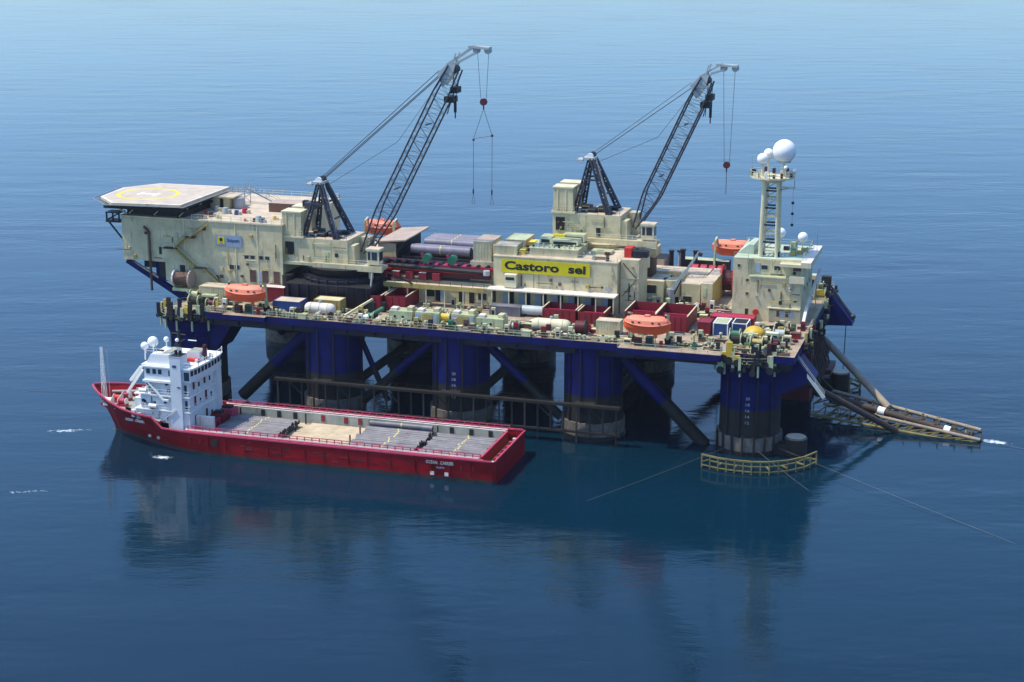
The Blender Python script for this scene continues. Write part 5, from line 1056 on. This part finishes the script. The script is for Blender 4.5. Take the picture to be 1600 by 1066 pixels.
# superstructure
mb = MB()
mb.box(-107.6, -103.0, SY-7.9, SY+5.2, 2.303, 5.2, 'ship_white_shaded'); mb.box(-114.6, -103.0, SY-7.9, SY+5.2, 5.2, 7.6, 'ship_white_shaded'); mb.box(-113.6, -103.0, SY-7.6, SY+5.0, 7.6, 10.6, 'ship_white_shaded'); mb.box(-112.4, -103.2, SY-7.3, SY+4.8, 10.6, 13.6, 'ship_white_shaded')
mb.box(-116.4, -114.603, SY-5.0, SY+3.5, 5.9, 8.8, 'ship_white_shaded', 'white')
for z, e in ((7.6, .5), (10.6, .5)): mb.box(-114.2-e, -102.7, SY-8.2, SY+5.6, z+.003, z+.16, 'white')
ss = mb.build('superstructure', ves)
mb = MB()
wh = [(-112.4, SY-7.8), (-102.6, SY-7.8), (-102.2, SY-5.5), (-102.0, SY), (-102.2, SY+4.2), (-102.6, SY+5.6), (-112.4, SY+5.6), (-113.4, SY-1)]
mb.prism(wh, 13.603, 16.2, 'ship_white_shaded'); wr = [(-107.5+(x+107.5)*1.05, SY+(y-SY)*1.04) for x, y in wh]; mb.prism(wr, 16.2, 16.45, 'white', 'white')
mb.prism([(-112.9, SY-7.9), (-106.6, SY-7.9), (-106.6, SY+2), (-112.9, SY+2)], 16.453, 16.7, 'white'); mb.yprism([(-112.2, 16.7), (-107.0, 16.7), (-107.4, 18.7), (-111.0, 18.7)], SY-7.4, SY-1.5, 'white')
mb.box(-112.6, -106.6, SY-8.3, SY-7.803, 13.3, 13.7, 'white'); wheel = mb.build('wheelhouse', ves)
def sw(parent, x, z, w_, h, y=None, mat='window'): m2 = MB(); y = SY-7.8 if y is None else y; m2.box(x, x+w_, y-.05, y-.004, z, z+h, mat); m2.build('window', parent)
for x in (-111.9, -110.6, -109.4): sw(wheel, x, 14.9, .75, .95)
sw(wheel, -107.2, 14.7, .6, 1.1); sw(wheel, -103.9, 14.0, 1.1, 1.7)
for k, (a, b) in enumerate(zip(wh[1:5], wh[2:6])):
    A_, B_ = Vector((*a, 0)), Vector((*b, 0)); d_ = (B_-A_).normalized(); nn = Vector((d_.y, -d_.x, 0)); n_ = max(2, round((B_-A_).length/1.25))
    for q in range(n_):
        p = A_.lerp(B_, (q+.14)/n_) + nn*.03; p2 = A_.lerp(B_, (q+.86)/n_) + nn*.03; m2 = MB(); m2.add([(p.x,p.y,14.9),(p2.x,p2.y,14.9),(p2.x,p2.y,15.9),(p.x,p.y,15.9),(p.x-nn.x*.05,p.y-nn.y*.05,14.9),(p2.x-nn.x*.05,p2.y-nn.y*.05,14.9),(p2.x-nn.x*.05,p2.y-nn.y*.05,15.9),(p.x-nn.x*.05,p.y-nn.y*.05,15.9)], [(0,1,2,3),(4,7,6,5),(0,4,5,1),(1,5,6,2),(2,6,7,3),(3,7,4,0)], 'window'); m2.build('window', wheel)
for x, z in ((-112.9, 8.8), (-110.8, 8.7), (-111.6, 11.8), (-108.6, 9.0)): sw(ss, x, z, .5, .6, SY-7.6 if z < 10 else SY-7.3)
for x, z in ((-104.2, 11.0), (-104.0, 8.0)): sw(ss, x, z, .5, 1.9, SY-7.3 if z > 10 else SY-7.6, 'dark')
for z in (4.6, 8.4, 11.6):
    for k in range(5): 
        m2 = MB(); y = SY-5.8 + k*2.3; xx = -103.0 if z < 10 else -103.2; m2.box(xx+.004, xx+.05, y, y+(.6 if k % 2 else .8), z, z+(1.0 if k % 2 else 1.9), 'window' if k % 2 else 'maroon'); m2.build('window', ss)
mb = MB(); mb.box(-106.6, -104.3, SY-8.35, SY-5.4, 2.31, 18.7, 'ship_white_shaded'); mb.box(-106.65, -104.25, SY-8.4, SY-5.35, 18.7, 18.85, 'ship_white_shaded', 'dark'); mb.box(-106, -105.2, SY-8.41, SY-8.36, 16.6, 17.1, 'blue_box'); mb.box(-105.2, -104.5, SY-8.41, SY-8.36, 12.6, 12.8, 'dark')
for q in (-105.9, -105.0): mb.cyl((q, SY-6.8, 18.85), (q, SY-6.8, 19.7), .28, n=8, m='dark')
mb.build('funnel', ves)
mb = MB(); mb.box(-103.9, -102.4, SY+3, SY+5, 2.31, 15, 'ship_white_shaded'); mb.build('funnel', ves)
mb = MB(); mb.box(-106.0, -103.3, SY-2.2, SY+1.2, 16.453, 18.2, 'ship_white_shaded', 'ship_grey'); mb.box(-103.2, -102.8, SY-1, SY, 16.453, 19.4, 'maroon'); mb.box(-105.8, -103.2, SY-3.2, SY-2.203, 16.453, 17.0, 'signal_red'); mb.build('roof_housing', wheel)
for k in range(9): mb = MB(); x = random.uniform(-106, -102.6); y = SY + random.uniform(-6.5, 4.6); mb.cyl((x,y,16.45),(x,y,16.9+random.random()*.9),.28,n=8,m=random.choice(['white','ship_grey','dark','ship_white_shaded'])); mb.build('roof_vent', wheel)
mb = MB(); mb.rail([(-106.4, SY-8.0, 16.45), (-102.4, SY-8.0, 16.45), (-101.9, SY-5.5, 16.45), (-101.6, SY, 16.45), (-101.9, SY+4.2, 16.45), (-102.4, SY+5.7, 16.45)], m='white'); mb.rail([(-112, SY-7.3, 18.7), (-107.5, SY-7.3, 18.7)], m='white')
for z in (7.76, 10.76): mb.rail([(-114, SY-8.1, z), (-102.8, SY-8.1, z), (-102.8, SY+5.2, z)], m='white', r=.045)
mb.build('railing', ss)
mb = MB(); mb.bar((-111.6, SY-8.1, 13.3), (-108.2, SY-8.3, 9.8), .3, 'white'); mb.bar((-108.4, SY-8.3, 9.9), (-107.2, SY-8.3, 9.9), .35, 'white'); mb.bar((-109.6, SY-8.6, 5.0), (-105.6, SY-8.5, 8.2), .2, 'cap_white'); mb.bar((-113.2, SY-7.4, 16.0), (-116.4, SY-6, 12.6), .5, 'white'); mb.bar((-114.4, SY-5, 14.6), (-118.4, SY-4, 9.4), .45, 'white'); mb.build('ladder', ss)
mb = MB(); mb.cyl((-108.2, SY-1, 16.4), (-108.2, SY-1, 22.0), .55, .25, n=10, m='dark'); mb.bar((-109.6, SY-1, 21.4), (-106.8, SY-1, 21.2), .22, 'dark'); mb.bar((-108.2, SY-3, 19.6), (-108.2, SY+1.4, 19.6), .2, 'dark')
for z in (20.2, 18.2): mb.sphere((-108.3, SY-1.6, z), .38, 'white', 10, 8)
mb.bar((-106.2, SY-1, 20.2), (-104.4, SY-1, 20.2), .18, 'white'); mb.build('mast', ves, smooth=True)
for (x, y, z, r_) in ((-112.8, SY-3, 19.9, 1.05), (-114.1, SY-4.0, 19.2, .78), (-110.4, SY-2, 20.3, .55)): mb = MB(); mb.cyl((x,y,16.4),(x,y,z-r_*.7),.14,n=8,m='white'); mb.sphere((x,y,z),r_,'white',18,12); mb.build('radome', ves, smooth=True)
mb = MB(); mb.lattice([(-126.0,SY-1.0,5.9),(-125.2,SY-1.0,5.9),(-125.2,SY-.2,5.9),(-126.0,SY-.2,5.9)], [(-125.8,SY-.9,17.2),(-125.5,SY-.9,17.2),(-125.5,SY-.6,17.2),(-125.8,SY-.6,17.2)], 8, .07, .03, 'white'); mb.cyl((-124.4,SY-.5,5.9),(-124.6,SY-.5,16.6),.09,n=6,m='pale_steel'); mb.build('foremast', ves)
for (x, y, c_) in ((-123.6, SY-2.6, 'white'), (-121.8, SY+1.4, 'magenta_red'), (-120.6, SY-2.4, 'magenta_red'), (-119.8, SY+3.4, 'magenta_red'), (-122.8, SY-.4, 'signal_red')):
    mb = MB(); mb.cyl((x-.8,y,6.9),(x+.8,y,6.9),.55,n=12,m=c_); mb.box(x-1.0,x+1.0,y-.6,y+.6,5.903,6.4,c_); 
    for q in (-.8,.8): mb.cyl((x+q,y,6.9),(x+q+.1,y,6.9),.75,n=12,m='white' if c_ == 'white' else 'cap_white')
    mb.build('anchor_winch', ves)
mb = MB()
for s_ in (-1, 1):
    mb = MB(); wl_ = [(x, SY + s_*(hw(x, 6.6) - .45), 6.5 + max(0, -x-118)*.1) for x in (-111.5, -114, -116, -118, -120, -122, -124, -125.4)]
    for a, b in zip(wl_, wl_[1:]): mb.bar(a, b, .35, 'cap_white')
    mb.build('inner_bulwark', ves)
mb = MB(); mb.box(-117.4,-116.2,SY-7.0,SY-7.0,5.9,7.3,'white'); mb.box(-115.4,-114.7,SY-8.3,SY-7.5,5.9,7.3,'white'); mb.box(-113.9,-113.1,SY-9.0,SY-8.3,5.9,7.0,'ship_grey'); mb.build('deck_locker', ves)
mb = MB(); mb.box(-102.9, -99.2, SY-5.6, SY-4.9, 2.31, 6.4, 'cap_white', 'white'); mb.build('deck_locker', ves)
for (x,y,a,b,h,c_) in ((-101.8,SY+2,1.4,1.2,2.6,'red_steel'),(-101.6,SY-1,1.2,1,2.4,'magenta_red'),(-101.4,SY+5.2,1.6,1.4,2.8,'rail_pink'),(-102,SY-7,1,.9,1.6,'maroon')): mb = MB(); mb.box(x-a,x+a,y-b,y+b,2.31,2.3+h,c_); mb.box(x-a*.6,x+a*.6,y-b*.5,y+b*.5,2.303+h,2.7+h,'dark'); mb.build('deck_gear', ves)
mb = MB(); mb.box(-100.4,-99.6,SY-8.15,SY+8.15,2.31,2.9,'grime'); mb.build('hold_barrier', ves)

for k in range(26):
    m9 = MB(); x = random.uniform(-114, -107.2); z = random.uniform(5.6, 13); yb = SY-7.9 if z < 7.6 else (SY-7.6 if z < 10.6 else SY-7.3); q = random.uniform(.12, .35)
    if k % 2: m9.box(x-q, x+q, yb-.35, yb-.004, z-q, z+q, random.choice(['ship_grey','dark','steel','maroon']))
    else: m9.cyl((x, yb-.15, z-random.uniform(.8, 2)), (x, yb-.15, z), .07, n=6, m=random.choice(['ship_grey','steel','dark']))
    m9.build('wall_fitting', ss)
for (x, z) in ((-110.6, 8.0), (-112.6, 11.0)): m9 = MB(); m9.cyl((x-.8, SY-8.3, z+.55), (x+.8, SY-8.3, z+.55), .42, n=12, m='white'); m9.build('liferaft_canister', ss)
m9 = MB(); m9.box(-108.9, -107.4, SY-6.2, SY-2, 18.703, 18.9, 'ship_grey'); m9.bar((-111.2, SY-5, 18.7), (-111.2, SY-5, 20.2), .12, 'steel'); m9.bar((-109, SY-6.5, 18.7), (-109, SY-6.5, 21.4), .08, 'steel'); m9.bar((-110.2,SY-6.8,19.4),(-108.4,SY-6.8,19.4),.25,'dark'); m9.build('antenna', wheel)
# the pipes in the hold: every pipe an object of its own
def ship_pipe(x0, x1, y, z, lab, r_=.46):
    t = T('cargo_pipe', lab, 'pipe', (x0, y, z), 'grey line pipes stacked in the supply vessel')
    mb = MB(); mb.cyl((x0,y,z),(x1,y,z),r_,n=12,m='pipe',caps=False); mb.cyl((x0+.01,y,z),(x1-.01,y,z),r_*.88,n=12,m='dark',caps=True); mb.build('pipe_body', t, smooth=True)
    xm = (x0+x1)/2 + .15; mb = MB(); mb.cyl((xm-.13,y,z),(xm+.13,y,z),r_+.012,n=12,m='band_yellow',caps=False); mb.build('painted_band', t, smooth=True); return t
YS0, npipe = SY-7.1, 13
for (x0, x1, lab) in ((-99.4, -86.2, 'grey pipe in the bow side stack next to the white superstructure'), (-71.4, -58.2, 'grey pipe in the middle stack right of the bare pale deck'), (-57.0, -44.6, 'grey pipe in the stern side stack of the supply vessel')):
    proto = ship_pipe(x0, x1, YS0, 3.45, lab + ', top layer')
    for k in range(1, npipe): clone(proto, (x0 + random.uniform(-.4,.4), YS0 + k*1.03, 3.45 + random.uniform(-.07,.07)))
    proto2 = ship_pipe(x0, x1, YS0 - .5, 2.81, lab + ', bottom layer')
    for k in range(1, npipe): clone(proto2, (x0 + random.uniform(-.4,.4), YS0 - .5 + k*1.03, 2.81))
for z in (3.0, 3.95):
    ship_pipe(-71.9, -58.8, SY+7.55, z, 'single grey pipe against the far inner wall behind the middle stack', .47)
mb = MB(); mb.box(-84.4, -72.4, SY-8.1, SY+8.1, 2.31, 2.55, 'ochre', 'cargo_floor'); mb.box(-78.4,-78.3,SY-8,SY+8,2.553,2.56,'ochre'); mb.build('deck_planking', ves)
for x in (-85.6, -57.8, -99.8, -72.0, -44.3): 
    for y in (SY-7.8, SY-2.6, SY+2.6, SY+7.6): mb = MB(); mb.bar((x, y, 2.3), (x, y, 4.5), .22, 'grime'); mb.build('stanchion', ves)

# ------------------------------------------------------------------ haze: one closed box of thin, even air
m = bpy.data.materials.new('haze'); m.use_nodes = True; nt = m.node_tree; nt.nodes.remove(nt.nodes['Principled BSDF'])
pv = nt.nodes.new('ShaderNodeVolumePrincipled'); pv.inputs['Color'].default_value = (0.80, 0.86, 1.0, 1); pv.inputs['Density'].default_value = 0.00004; pv.inputs['Anisotropy'].default_value = 0.2
nt.links.new(pv.outputs[0], nt.nodes['Material Output'].inputs['Volume']); MATS['haze'] = m
hb = MB(); hb.box(-9500, 9500, -9500, 18500, -4, 125, 'haze'); tag(hb.build('haze'), kind='stuff'); bpy.data.objects['haze']['label'] = 'thin pale haze over the whole sea, thickening with distance'
